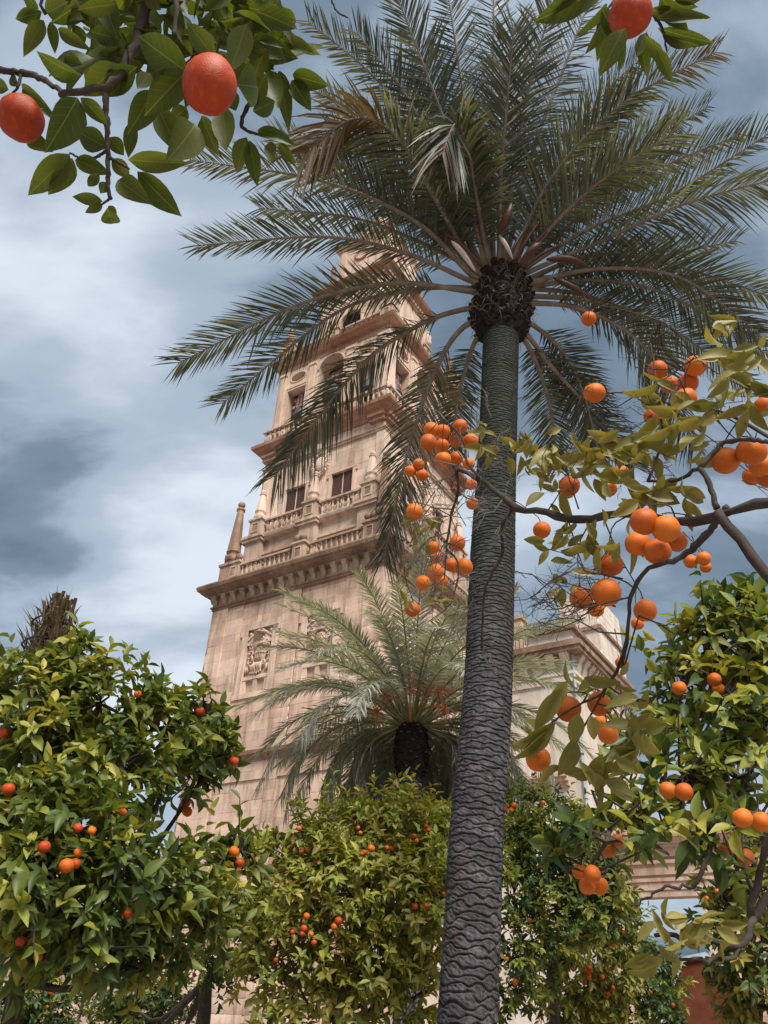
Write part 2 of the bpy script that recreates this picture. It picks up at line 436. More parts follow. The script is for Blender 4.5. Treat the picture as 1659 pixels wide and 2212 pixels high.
# --- baluster, finials (shared meshes)
BAL = MB().lathe([(.075,0),(.075,.08),(.045,.12),(.07,.22),(.098,.34),(.07,.50),(.042,.64),(.05,.70),(.085,.74),(.085,.86)], 8).mesh('baluster', M_TRIM, True)
def balustrade(k, x0, x1, y, z, h=1.0, step=.36, mat=M_TRIM, d=.26):
    mb = MB().box(x0,x1,-y,-y+d,z,z+.12).box(x0,x1,-y-.02,-y+d+.02,z+h-.13,z+h)
    r_ = lpart('balustrade', mb, mat, tower, M=FM(k))
    n = max(1, round((x1-x0)/step))
    for i in range(n):
        ob('baluster', BAL, r_, Matrix.Translation((x0+(i+.5)*(x1-x0)/n, -y+d/2, z+.12)) @ Matrix.Diagonal((1.15,1.15,(h-.25)/.86,1)))
def pedestal(k, x, y, z, w=.9, h=1.25, d=.55, mat=M_TRIM, cap=.1):
    mb = MB().box(x-w/2,x+w/2,-y,-y+d,z,z+h)
    mb.box(x-w/2-cap,x+w/2+cap,-y-cap,-y+d+cap,z+h,z+h+.14).box(x-w/2-cap*.6,x+w/2+cap*.6,-y-cap*.6,-y+d+cap*.6,z-.02,z+.14)
    # raised border round a sunk square
    for a, b, c, e_ in ((-w*.3,w*.3,h*.25,h*.32),(-w*.3,w*.3,h*.78,h*.85),(-w*.3,-w*.22,h*.32,h*.78),(w*.22,w*.3,h*.32,h*.78)):
        mb.box(x+a,x+b,-y-.05,-y+.01,z+c,z+e_)
    p_ = lpart('pedestal', mb, mat, tower, M=FM(k))
    lpart('sunk_panel', MB().box(x-w*.215,x+w*.215,-y-.012,-y+.01,z+h*.325,z+h*.775), M_CORN, p_)
    return p_
def obelisk(x, y, z, h=4.6, r=.42, name='obelisk', mat=M_CORN):
    mb = MB().lathe([(r*1.0,0),(r*1.15,.16),(r*1.15,.3),(r*.8,.42),(r*.85,.5),(r*1.05,.62),(r*1.0,.7),(r*.5,h*.84),(r*.52,h*.85),(r*.66,h*.865),(r*.66,h*.89),(r*.3,h*.90),(r*.2,h*.925)], 8)
    o = lpart(name, mb, mat, tower, M=Matrix.Translation((x, y, z)))
    lpart('ball', MB().ball((0,0,h*.965), r*.52, 12, 8), mat, o, True)
    return o

# --- first stage : base to the great cornice
Z1 = 22.0
core = lpart('wall', MB().box(-H1+.30,H1-.30,-H1+.30,H1-.30,0,Z1+1.6), M_JOINT, tower)
LIM = [170, 60]
for k in (0, 1, 2, 3):
    far = k > 1
    def T(x0,x1,z0,z1,y,lim=0,**kw): tile(core, k, x0, x1, z0, z1, y, M_STONE, limit=0 if far else lim, **kw)
    # niche areas: frame x -3.15..-.9 (left bay), mirrored on the right; z 16.2..20.3
    for s in (-1, 1):
        T(*sorted((s*6.025, s*4.80)), 13.1, Z1, H1, 22 if k == 0 and s < 0 else 8)
        T(*sorted((s*4.80, s*3.64)), 13.1, Z1, H1-.09, 18 if k == 0 and s < 0 else 6)
        T(*sorted((s*3.64, s*.58)), 13.1, 16.2, H1-.15, 20 if k == 0 else 8)
        T(*sorted((s*3.64, s*.58)), 20.3, Z1, H1-.15, 14 if k == 0 else 6)
        T(*sorted((s*3.64, s*3.24)), 16.2, 20.3, H1-.15)
        T(*sorted((s*.98, s*.58)), 16.2, 20.3, H1-.15)
    T(-.58, .58, 13.1, Z1, H1-.02, 20 if k == 0 else 0)
    # lower storey : corner piers, shallow panels
    for s in (-1, 1):
        T(*sorted((s*6.025, s*3.9)), 3.0, 12.5, H1-.02, 24 if k == 0 and s < 0 else 0)
        T(*sorted((s*3.9, s*.35)), 3.0, 9.2, H1-.10, 0)
        T(*sorted((s*3.9, s*.35)), 9.2, 11.6, H1-.10, 14 if k == 0 else 0)
        T(*sorted((s*3.9, s*.35)), 11.6, 12.5, H1-.02, 8 if k == 0 else 0)
    T(-.35, .35, 3.0, 12.5, H1-.02, 10 if k == 0 else 0)
    T(-6.1, 6.1, 0.0, 3.0, H1+.12, 0, ch=.6, bl=1.2, rough=.03, th=.3)
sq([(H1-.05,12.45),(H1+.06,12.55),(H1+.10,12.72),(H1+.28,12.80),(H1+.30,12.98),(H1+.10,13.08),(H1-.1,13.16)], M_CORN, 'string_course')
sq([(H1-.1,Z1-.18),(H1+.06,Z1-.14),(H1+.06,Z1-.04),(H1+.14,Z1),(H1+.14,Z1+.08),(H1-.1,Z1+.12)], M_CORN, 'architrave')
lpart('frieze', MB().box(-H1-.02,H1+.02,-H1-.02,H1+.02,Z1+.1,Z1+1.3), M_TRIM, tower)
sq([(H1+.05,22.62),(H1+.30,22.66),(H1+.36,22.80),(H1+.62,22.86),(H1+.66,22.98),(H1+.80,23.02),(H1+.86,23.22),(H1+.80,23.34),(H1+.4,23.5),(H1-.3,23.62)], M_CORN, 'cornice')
MOD = MB().prism([(0,0),(.0,.02),(.24,.02),(.24,.52),(0,.52)][1:], 0, .05)
def modil():
    mb = MB(); pr = [(0.0,0.0),(.10,.03),(.16,.12),(.17,.26),(.24,.34),(.34,.38),(.36,.46),(.36,.56),(0,.56)]
    # profile in y (out) , z ; width along x
    n = len(pr); w_ = .15
    V = [(-w_, -a, b) for a, b in pr] + [(w_, -a, b) for a, b in pr]
    F = [tuple(range(n))[::-1], tuple(range(n, 2*n))] + [(i, (i+1)%n, n+(i+1)%n, n+i) for i in range(n)]
    mb.add(V, F); mb.box(-w_-.03, w_+.03, -.40, 0, .52, .60)
    return mb.mesh('modillion', M_TRIM)
MODM = modil()
for k in range(4):
    for i in range(17):
        x = -H1 + .22 + i*(2*H1-.44)/16
        ob('modillion', MODM, tower, FM(k) @ Matrix.Translation((x, -H1+.01, 22.08)))
# --- shield niches
def coat(parent, k, x, hat, z0=17.35):
    s_ = lpart('coat_of_arms', MB().ball((0,0,1.15), .43, 16, 12, (1,.55,1.25)), M_STONE, parent, True, M=FM(k) @ Matrix.Translation((x, -H1+.34, z0)))
    rim = MB()
    rim.tube([(.50*math.cos(a)*(1+.12*math.sin(3*a)), -.10+.04*math.sin(5*a), 1.15+.66*math.sin(a)) for a in np.linspace(0, 2*math.pi, 41)], .075, 6, False)
    for zz_ in (.9, 1.2, 1.45): rim.tube([(.36*math.cos(a), -.16-.10*math.sin(a), zz_) for a in np.linspace(0, math.pi, 9)], .022, 5)
    for xx_ in (-.14, .14): rim.tube([(xx_, -.20, .8),(xx_, -.25, 1.15),(xx_, -.20, 1.55)], .02, 5)
    lpart('border', rim, M_STONE, s_, True)
    sc_ = MB()
    def curl(cx_, cz_, r0, turn, flip, rad=.06):
        P = []
        for t in np.linspace(0, 1, 22):
            a = turn + flip*t*4.6*math.pi/2; r_ = r0*(1-.78*t)
            P.append((cx_+r_*math.cos(a), -.12-.12*t, cz_+r_*math.sin(a)))
        sc_.tube(P, [rad*(1-.35*t) for t in np.linspace(0,1,22)], 6)
    for s in (-1, 1):
        curl(s*.52, 1.85, .22, math.pi/2, s); curl(s*.58, 1.25, .19, -math.pi/2, -s); curl(s*.45, .62, .22, math.pi/2, s)
        curl(s*.22, 2.05, .20, 0 if s > 0 else math.pi, s); curl(s*.60, 1.58, .14, math.pi, s, .045)
        # hanging leaf scrolls at the foot
        for j in range(3):
            sc_.tube(spline([(s*.10*j, -.14, .62),(s*(.12+.10*j), -.26, .38),(s*(.05+.13*j), -.20, .12),(s*(.12+.16*j), -.28, -.08+.06*j)], 9), [.075,.085,.085,.08,.07,.06,.05,.04,.02], 6)
        if hat:
            sc_.tube(spline([(s*.18,-.16,2.3),(s*.55,-.18,2.28),(s*.66,-.16,1.8),(s*.70,-.14,1.1),(s*.72,-.12,.5)], 16), .032, 5)
            for zz_ in (1.3, 1.0, .7):
                sc_.ball((s*.70,-.14,zz_), .07, 6, 5)
            for q in (-.06, .05): sc_.tube([(s*.72+q,-.13,.5),(s*.73+q*1.5,-.13,.15)], [.05,.07], 6)
        else:
            curl(s*.5, 2.2, .26, math.pi/2, -s, .07)
    lpart('scrolls', sc_, M_STONE, s_, True)
    if hat:
        h_ = MB().lathe([(.44,2.32),(.46,2.36),(.44,2.40),(.2,2.42),(.2,2.5),(.12,2.56)], 14, c=(0,-.12,0))
        lpart('hat', h_, M_TRIM, s_, True)
    else:
        lpart('crest', MB().ball((0,-.16,2.3), .24, 12, 8, (1,.8,1)).ball((-.16,-.2,2.42), .11).ball((.16,-.2,2.42), .11), M_TRIM, s_, True)
for k in (0, 1):
    for s in (-1, 1):
        xc = s*2.08; F_ = FM(k)
        y0 = H1-.15
        fr = MB()                                   # flat architrave with ears
        for a, b, c, d in ((-1.28,-.90,16.2,20.25),(.90,1.28,16.2,20.25),(-1.28,1.28,20.02,20.42),(-1.45,-.90,19.7,20.42),(.90,1.45,19.7,20.42),(-1.45,1.45,16.0,16.28)):
            fr.box(xc+a, xc+b, -y0-.07-(.012 if b-a > 2 else 0)-(.006 if abs(a) > 1.4 else 0), -y0+.05, c, d)
        niche = lpart('niche_frame', fr, M_STONE2, tower, M=F_)
        lpart('niche_back', MB().box(xc-.95,xc+.95,-H1+.305,-H1+.36,16.1,20.1), M_STONE, niche)
        for e_ in (-1, 1):
            lpart('niche_side', MB().box(*sorted((xc+e_*.92, xc+e_*1.16)), -y0+.04, -H1+.40, 16.2, 20.2), M_STONE, niche)
        ped = MB().prism([(xc-.86,19.25),(xc+.86,19.25),(xc+.86,19.36),(xc,19.92),(xc-.86,19.36)], -y0+.02, -y0+.16)
        ped.box(xc-.92,xc+.92,-y0-.02,-y0+.20,19.10,19.26)
        for e_ in (-1, 1):
            a0, a1 = (xc+e_*.94, 19.33), (xc, 19.98)
            q = [(a0[0],a0[1]),(a1[0],a1[1]),(a1[0],a1[1]+.13),(a0[0],a0[1]+.13)]
            ped.prism(q if e_ < 0 else q[::-1], -y0-.05, -y0+.18)
        lpart('pediment', ped, M_STONE2, niche)
        for e_ in (-1, 1):
            lpart('ball', MB().ball((xc+e_*.74,-y0+.06,19.78), .12), M_STONE2, niche, True)
        rl_ = MB().box(xc-.92,xc+.92,-y0-.02,-y0+.16,17.05,17.25)
        for e_ in (-.8, 0, .8): rl_.box(xc+e_-.13,xc+e_+.13,-y0+.01,-y0+.14,16.28,17.06)
        lpart('ledge', rl_, M_STONE2, niche)
        coat(tower, k, xc, hat=(s < 0))
# lower windows of the first storey
for k, xs in ((0, (2.08, -2.08)),):
    for xw in xs:
        wn = lpart('window', MB().box(xw-1.15,xw+1.15,-H1-.06,-H1+.12,8.92,9.30).box(xw-1.15,xw-.92,-H1-.05,-H1+.12,4.2,8.91).box(xw+.92,xw+1.15,-H1-.05,-H1+.12,4.2,8.91), M_STONE2, tower, M=FM(k))
        lpart('panel', MB().box(xw-.91,xw+.91,-H1+.08,-H1+.11,4.2,8.91), M_RED, wn)

# --- terrace over the cornice
Zc = 23.6
for k in range(4):
    if k < 2:
        balustrade(k, -4.55, -.65, H1-.12, Zc, 1.22, .37); balustrade(k, .65, 4.55, H1-.12, Zc, 1.22, .37)
        balustrade(k, -5.35, -5.25+.05, H1-.12, Zc, 1.22, .37)
        for x in (-4.95, 0, 4.95):
            pedestal(k, x, H1-.02, Zc, .85, 1.28, .5)
            for e_ in (-.3, .12):
                lpart('ball_finial', MB().lathe([(.20,0),(.22,.08),(.10,.14),(.12,.2)],10,c=(x+e_,-H1+.25,Zc+1.42)).ball((x+e_,-H1+.25,Zc+1.82),.23,10,8,(1,1,1.1)), M_CORN, tower, True, M=FM(k))
            # scrolled buttress behind
            mb = MB().prism([(0,0),(1.0,0),(1.0,.3),(.55,.6),(.3,1.1),(.22,1.9),(0,2.0)], -.22, .22)
            M = FM(k) @ Matrix.Translation((x, -H1+1.42, Zc)) @ Matrix.Rotation(R(-90), 4, 'Z')
            lpart('scroll_buttress', mb, M_TRIM, tower, M=M)
    x, y = -5.72, -5.72
    if k != 2:
        pm = FM(k)
        mb = MB().box(x-.32,x+.62,y-.32,y+.62,Zc,Zc+1.25).box(x-.40,x+.70,y-.40,y+.70,Zc+1.25,Zc+1.42).box(x-.18,x+.48,y-.18,y+.48,Zc+1.42,Zc+1.75)
        lpart('pedestal', mb, M_CORN, tower, M=pm)
        v = pm @ Vector((x+.15, y+.15, Zc+1.75)); obelisk(v.x, v.y, v.z, 4.4, .46)
# --- second stage
H2 = 4.80
b2 = lpart('wall', MB().box(-H2+.25,H2-.25,-H2+.25,H2-.25,Z1,34.2), M_JOINT, tower)
for k in range(4):
    lim = 70 if k == 0 else 0
    def T(x0,x1,z0,z1,y,lm=0,**kw): tile(b2, k, x0, x1, z0, z1, y, M_STONE2, limit=lm if k == 0 else 0, **kw)
    for s in (-1, 1):
        T(*sorted((s*4.80, s*4.2)), Zc, 32.4, H2, 14)
        T(*sorted((s*4.2, s*2.62)), Zc, 32.4, H2-.08, 20)
        T(*sorted((s*2.62, s*1.0)), 30.25, 32.4, H2-.08, 8)
        T(*sorted((s*2.62, s*1.0)), Zc, 27.9, H2-.08, 4)
        T(*sorted((s*1.0, s*0.0)), Zc, 32.4, H2-.08, 10)
    T(-H2, H2, 32.6, 33.4, H2-.03, 10)
# attic blocks below the upper balustrade
sq([(H2-.1,25.5),(H2+.34,25.55),(H2+.34,25.75),(H2+.20,25.82),(H2+.20,26.55),(H2+.42,26.62),(H2+.56,26.72),(H2+.60,26.86),(H2+.3,27.0),(H2-.1,27.08)], M_TRIM, 'attic_moulding')
for k in (0, 1):
    for x in (-4.25, 0, 4.25):
        lpart('attic_pier', MB().box(x-.62,x+.62,-H2-.62,-H2+.2,Zc-.05,26.5).box(x-.75,x+.75,-H2-.78,-H2+.2,26.5,26.72).box(x-.82,x+.82,-H2-.86,-H2+.2,26.72,26.9).box(x-.68,x+.68,-H2-.68,-H2+.1,25.0,25.18), M_TRIM, tower, M=FM(k))
        pedestal(k, x, H2+.62, 26.92, .95, 1.2, .6)
        v = FM(k) @ Vector((x, -H2-.32, 28.26)); 
        if not (k == 1 and x < 0): obelisk(v.x, v.y, v.z, 2.25, .36, 'finial', M_STONE2)
    for s in (-1, 1):
        balustrade(k, *sorted((s*.62, s*3.62)), H2+.45, 26.98, 1.12, .40)
        xw = s*1.80
        wn = MB().box(xw-.98,xw-.80,-H2-.03,-H2+.3,27.9,30.4).box(xw+.80,xw+.98,-H2-.03,-H2+.3,27.9,30.4).box(xw-1.12,xw+1.12,-H2-.04,-H2+.3,30.24,30.42).box(xw+.98,xw+1.14,-H2-.02,-H2+.1,30.05,30.24).box(xw-1.14,xw-.98,-H2-.02,-H2+.1,30.05,30.24)
        wo = lpart('window', wn, M_STONE2, tower, M=FM(k))
        for e_ in (-1, 1):
            sh = lpart('shutter', MB().box(*sorted((xw+e_*.012, xw+e_*.80)), -H2+.16, -H2+.22, 27.9, 30.24), M_SHUT, wo)
            for j in range(5): lpart('plank', MB().box(xw+e_*(.06+j*.148)-.062+.04*e_, xw+e_*(.06+j*.148)+.062+.04*e_, -H2+.145, -H2+.165, 27.9, 30.2), M_SHUT, sh)
        lpart('mullion', MB().box(xw-.016,xw+.016,-H2+.12,-H2+.2,27.9,30.24), M_PALE, wo)
    # carved cartouche between the windows
    ct = lpart('cartouche', MB().ball((0,-.02,0), .42, 14, 10, (1,.4,1.25)), M_STONE2, tower, True, M=FM(k) @ Matrix.Translation((0,-H2+.02,31.45)))
    sc_ = MB()
    for j in range(14):
        a = 2*math.pi*j/14; cx_, cz_ = .58*math.cos(a), .86*math.sin(a); r0 = .17
        sc_.tube([(cx_+r0*(1-.7*t)*math.cos(a+t*6.5), -.08-.07*t, cz_+r0*(1-.7*t)*math.sin(a+t*6.5)) for t in np.linspace(0,1,12)], .05, 5)
    lpart('scrolls', sc_, M_STONE2, ct, True)
    lpart('crown', MB().lathe([(.30,.95),(.36,1.0),(.34,1.08),(.28,1.14),(.40,1.32),(.34,1.36)], 10), M_STONE2, ct, True)
sq([(H2-.1,32.35),(H2+.05,32.4),(H2+.05,32.5),(H2+.12,32.56),(H2+.12,32.62),(H2-.1,32.68)], M_TRIM, 'string_course')
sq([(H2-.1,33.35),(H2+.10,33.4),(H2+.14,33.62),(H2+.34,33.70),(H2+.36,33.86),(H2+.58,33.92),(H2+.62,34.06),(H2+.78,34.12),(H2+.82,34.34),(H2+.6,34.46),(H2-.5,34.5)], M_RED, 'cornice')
for k in (0, 1):
    for x in (-H2+.5, H2-.5): lpart('cornice_bracket', MB().box(x-.55,x+.55,-H2-.28,-H2+.1,33.10,33.40).box(x-.62,x+.62,-H2-.42,-H2+.1,33.40,33.64), M_RED, tower, M=FM(k))

# --- belfry stage
H3 = 4.72; Zb = 34.5; Zt = 41.35; TH3 = 1.05
lpart('belfry_floor', MB().box(-H3+.02,H3-.02,-H3+.02,H3-.02,Zb-.3,Zb), M_JOINT, tower)
lpart('belfry_ceiling', MB().box(-H3+.03,H3-.03,-H3+.03,H3-.03,Zt-.05,Zt+.3), M_JOINT, tower)
XR0, XR1, XA = 2.12, 3.75, 1.08
for k in (0, 1):
    F_ = FM(k)
    for a, b in ((-H3,-XR1),(-XR0,-XA),(XA,XR0),(XR1,H3)):
        pier = lpart('pier', MB().box(a, b, -H3, -H3+TH3, Zb, Zt), M_JOINT, tower, M=F_)
        if b > 4: b_ = b + .055
        else: b_ = b
        tile(pier, 0, a, b_, Zb, Zt-.03, H3+.06, M_STONE2, ch=.5, bl=1.2, th=.055, limit=14 if k == 0 else 6)
        # slim pilaster strip on the pier
        lpart('pilaster', MB().box((a+b)/2-.26,(a+b)/2+.26,-H3-.16,-H3-.05,Zb,Zt-.5).box((a+b)/2-.34,(a+b)/2+.34,-H3-.24,-H3-.05,Zt-.62,Zt-.45), M_STONE2, pier)
    for s in (-1, 1):
        x0, x1 = sorted((s*XR0, s*XR1)); xc = (x0+x1)/2; zc = 40.32; n = 32
        inner = [(xc+.70*math.cos(2*math.pi*i/n), zc+.42*math.sin(2*math.pi*i/n)) for i in range(n)]
        outer = []
        for i in range(n):
            c_, s2 = math.cos(2*math.pi*i/n), math.sin(2*math.pi*i/n)
            t = min(((x1-x0)/2)/max(abs(c_),1e-6), (.98 if s2 > 0 else .92)/max(abs(s2),1e-6))
            outer.append((xc+t*c_, zc+t*s2))
        lpart('spandrel', MB().holed(outer, inner, -H3+.0, -H3+.7), M_STONE2, tower, M=F_)
        lpart('oculus', MB().tube([(p[0], -H3-.01, p[1]) for p in inner+inner[:1]], .06, 6, False), M_STONE2, tower, True, M=F_)
        lpart('lintel', MB().box(x0,x1,-H3-.05,-H3+.6,39.22,39.40).box(x0-.06,x1+.06,-H3-.10,-H3+.2,39.40,39.5), M_STONE2, tower, M=F_)
    n = 17; zs = 39.95
    inner = [(XA*math.cos(a), zs+XA*.98*math.sin(a)) for a in np.linspace(0, math.pi, n)]
    outer = []
    for a in np.linspace(0, math.pi, n):
        c_, s2 = math.cos(a), math.sin(a); t = min(XA/max(abs(c_),1e-6), (Zt-zs-.02)/max(s2,1e-6)); outer.append((t*c_, zs+t*s2))
    lpart('arch', MB().holed(outer, inner, -H3-.02, -H3+TH3-.1, closed=False), M_STONE2, tower, M=F_)
    lpart('archivolt', MB().tube([(p[0]*1.04, -H3-.06, zs+(p[1]-zs)*1.04) for p in inner], .08, 6), M_STONE2, tower, True, M=F_)
    balustrade(k, -H3-.30, H3+.30, H3+.52, Zb+.02, 1.15, .40)
for k in (2, 3):  # unseen far walls, left without openings to keep the belfry dark inside
    bw = lpart('wall', MB().box(-H3,H3,-H3,-H3+.6,Zb,Zt), M_JOINT, tower, M=FM(k))
    tile(bw, 0, -H3, H3, Zb, Zt-.03, H3+.06, M_STONE2, ch=.5, bl=1.2, th=.055)
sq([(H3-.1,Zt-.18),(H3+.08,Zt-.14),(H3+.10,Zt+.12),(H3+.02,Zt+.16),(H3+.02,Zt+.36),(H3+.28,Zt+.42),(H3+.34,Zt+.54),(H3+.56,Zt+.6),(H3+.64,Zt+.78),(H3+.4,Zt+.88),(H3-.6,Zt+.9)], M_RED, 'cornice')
# dark core added to darken the belfry inside, loosely after the old minaret
lpart('belfry_dark_core', MB().box(-2.6,2.6,-2.6,2.6,Zb,Zt-.05), M_CORN, tower)
# bells
def bell(k, x, z, r, label, back=.62):
    M = FM(k) @ Matrix.Translation((x, -H3+back, z))
    M = Matrix.Translation(TC) @ Matrix.Rotation(TROT, 4, 'Z') @ M
    b_ = bpy.data.objects.new('bell', None); COL.objects.link(b_); b_.matrix_world = M
    b_['label'] = label; b_['category'] = 'bell'; b_['group'] = 'bells in the belfry'
    lpart('bell_body', MB().lathe([(.02*r,-.02),(r*.98,-.02),(r,.02),(r*.90,.14*r),(r*.74,.5*r),(r*.62,1.0*r),(r*.56,1.3*r),(r*.40,1.5*r),(.1*r,1.55*r)], 18), M_LEAD, b_, True)
    y = MB().box(-r*.95,r*.95,-.20,.20,1.62*r,1.62*r+.28).box(-r*.6,r*.6,-.18,.18,1.62*r+.28,1.62*r+.62).box(-r*.8,r*.8,-.19,.19,1.62*r+.62,1.62*r+.86).box(-r*.34,r*.34,-.16,.16,1.62*r+.86,1.62*r+1.2)
    yo = lpart('headstock', y, M_YOKE, b_)
    for e_ in (-.5, 0, .5): lpart('strap', MB().box(e_*r-.03,e_*r+.03,-.23,.23,1.55*r,1.62*r+1.0), M_IRON, yo)
    lpart('axle', MB().tube([(-1.1*r-.25,0,1.62*r+.12),(1.1*r+.25,0,1.62*r+.12)], .06, 8), M_IRON, b_)
    lpart('clapper', MB().tube([(0,0,1.2*r),(0,0,-.12)], [.03,.05], 6).ball((0,0,-.14), .10), M_IRON, b_)
bell(0, -2.93, 36.85, .60, 'dark bell with pink wooden headstock in the left square belfry opening of the near face')
bell(0, 0.0, 37.3, .80, 'large bell under the round arch in the middle of the belfry')
bell(0, 2.93, 36.85, .60, 'dark bell in the square belfry opening beside the tower corner, half behind palm leaflets')
bell(1, -2.93, 36.9, .60, 'grey bell in the narrow opening round the corner of the belfry')
bell(1, 0.0, 37.3, .80, 'bell under the arch on the receding right side of the belfry')

# --- upper stages
Zu = Zt + .92
for k in range(2):
    for s in (-1, 1): balustrade(k, *sorted((s*.5, s*4.1)), H3+.1, Zu, 1.0, .38)
    for x in (-4.5, 0, 4.5):
        pedestal(k, x, H3+.2, Zu, .8, 1.1, .5)
    v = FM(k) @ Vector((-4.45, -4.45, Zu)); 
    lpart('pedestal', MB().box(v.x-.48,v.x+.48,v.y-.48,v.y+.48,Zu,Zu+2.0).box(v.x-.58,v.x+.58,v.y-.58,v.y+.58,Zu+2.0,Zu+2.16), M_TRIM, tower)
    obelisk(v.x, v.y, Zu+2.16, 1.9, .34, 'finial', M_CORN)
v = FM(1) @ Vector((4.45, -4.45, 0))
lpart('pedestal', MB().box(v.x-.48,v.x+.48,v.y-.48,v.y+.48,Zu,Zu+2.0).box(v.x-.58,v.x+.58,v.y-.58,v.y+.58,Zu+2.0,Zu+2.16), M_TRIM, tower)
obelisk(v.x, v.y, Zu+2.16, 1.9, .34, 'finial', M_CORN)
H4 = 3.05; Z4 = 49.4
w4 = lpart('wall', MB().box(-H4+.3,H4-.3,-H4+.3,H4-.3,Zu-.1,Z4+.2), M_DARK, tower)  # solid core; the shade behind the arches is its colour
for k in range(4):
    n = 17; zs = 46.2; rA = .95
    inner = [(rA*math.cos(a), zs+rA*math.sin(a)) for a in np.linspace(0, math.pi, n)]
    outer = []
    for a in np.linspace(0, math.pi, n):
        c_, s2 = math.cos(a), math.sin(a); t = min(rA/max(abs(c_),1e-6), (Z4-zs)/max(s2,1e-6)); outer.append((t*c_, zs+t*s2))
    lpart('arch', MB().holed(outer, inner, -H4, -H4+.32, closed=False), M_STONE2, tower, M=FM(k))
    for s in (-1, 1):
        tile(w4, k, *sorted((s*rA, s*H4)), Zu, Z4, H4, M_STONE2, ch=.5, th=.28, limit=8 if k < 2 else 0)
        lpart('column', MB().lathe([(.24,0),(.24,.2),(.18,.28),(.17,2.6),(.22,2.7),(.26,2.95)], 10, c=(s*1.25,-H4-.22,Zu+.9)).box(s*1.25-.3,s*1.25+.3,-H4-.5,-H4+.01,Zu,Zu+.9), M_STONE2, tower, M=FM(k))
        lpart('pilaster', MB().box(*sorted((s*2.3,s*2.85)),-H4-.14,-H4+.02,Zu,Z4), M_STONE2, tower, M=FM(k))
        if k < 2: lpart('scroll_medallion', MB().tube([(s*3.7+.45*math.cos(a),-H4-.6,Zu+1.3+.6*math.sin(a)) for a in np.linspace(0,2*math.pi,20)],.12,6,False).ball((s*3.7,-H4-.6,Zu+1.3),.4,10,8,(1,.3,1.3)), M_STONE2, tower, True, M=FM(k))
sq([(H4-.2,Z4-.05),(H4+.12,Z4),(H4+.14,Z4+.5),(H4+.30,Z4+.56),(H4+.34,Z4+.74),(H4+.62,Z4+.8),(H4+.72,Z4+1.0),(H4+.4,Z4+1.1),(H4-.9,Z4+1.14)], M_RED, 'cornice')
DENT = MB().box(-.1,.1,-.14,0,0,.22).mesh('dentil', M_STONE2)
for k in (0, 1):
    for i in range(18): ob('dentil', DENT, tower, FM(k) @ Matrix.Translation((-H4+.1+i*(2*H4-.2)/17, -H4-.138, Z4+.24)))
    lpart('statue', MB().lathe([(.22,0),(.26,.3),(.2,.7),(.24,.95),(.14,1.1),(.12,1.2)], 10, c=(H4-.2,-H4-.3,Zu+4.6)).ball((H4-.2,-H4-.3,Zu+5.95), .17), M_PALE, tower, True, M=FM(k))
H5 = 2.35; Z5 = Z4 + 1.14; h5 = 6.0
sq([(H5,Z5),(H5,Z5+h5-.65),(H5+.1,Z5+h5-.6),(H5+.34,Z5+h5-.35),(H5+.40,Z5+h5-.15),(H5-.2,Z5+h5-.05),(H5-.5,Z5+h5)], M_STONE2, 'attic_stage')
for k in range(4):
    lpart('oculus', MB().tube([(.6*math.cos(a),-H5-.02,Z5+3.9+.6*math.sin(a)) for a in np.linspace(0,2*math.pi,24)],.13,6,False), M_RED, tower, True, M=FM(k))
    for x in (-1.8, 1.8): lpart('pilaster', MB().box(x-.25,x+.25,-H5-.12,-H5+.02,Z5,Z5+h5-.65), M_STONE2, tower, M=FM(k))
    v = FM(k) @ Vector((-2.6,-2.6,Z5)); obelisk(v.x, v.y, v.z, 3.6, .36, 'finial', M_CORN)
Z6 = Z5 + h5
lpart('lantern', MB().lathe([(1.7,0),(1.6,.5),(1.25,.8),(1.2,3.0),(1.45,3.15),(1.5,3.4),(1.1,3.6),(.95,4.2),(.55,4.8),(.3,4.9),(.28,5.2)], 8, c=(0,0,Z6)), M_STONE2, tower)
lpart('statue', MB().lathe([(.3,0),(.34,.4),(.25,.8),(.32,1.15),(.14,1.35)], 10, c=(0,0,Z6+5.2)).ball((0,0,Z6+6.75), .18).tube([(.2,0,Z6+6.3),(.55,0,Z6+6.8)], .07, 6), M_CORN, tower, True)

# ================================================================== GATEHOUSE right of the tower (shares the tower's directions)
gate = thing('gatehouse', 'pale plastered gatehouse with bracketed cornice and rooftop railing right of the palm trunk', 'building', TC, TROT)
GX0, GX1, GY0, GY1, GZ = H1+.35, 14.27, -2.025, 7.0, 17.0
gw = lpart('wall', MB().box(GX0, GX1, GY0, 2.4, 0, 9.3).box(GX0, GX1, GY0, GY1, 9.3, GZ+.2), M_PALE, gate)
def ringbox(mb, e_, z0, z1): mb.box(GX0-.0, GX1+e_, GY0-e_, GY1, z0, z1)
mb = MB(); ringbox(mb, .10, 15.45, 15.9); ringbox(mb, .16, 15.80, 15.95)
lpart('string_course', mb, M_PALE, gate)
mb = MB(); ringbox(mb, .62, 16.78, 16.98); ringbox(mb, .72, 16.98, 17.22); ringbox(mb, .55, 17.22, 17.34)
lpart('cornice', mb, M_CORN, gate)
GM = MB(); pr = [(0,0),(.14,.06),(.22,.3),(.28,.6),(.46,.78),(.5,.9),(0,.9)]
n = len(pr); GM.add([(-.21,-a,b) for a,b in pr]+[(.21,-a,b) for a,b in pr], [tuple(range(n))[::-1], tuple(range(n,2*n))]+[(i,(i+1)%n,n+(i+1)%n,n+i) for i in range(n)])
GM = GM.mesh('bracket', M_PALE)
for i in range(11): ob('bracket', GM, gate, Matrix.Translation((GX1-.25-i*.72, GY0+.01, 15.92)))
for i in range(12): ob('bracket', GM, gate, Matrix.Translation((GX1-.01, GY0+.45+i*.72, 15.92)) @ Matrix.Rotation(R(90),4,'Z'))
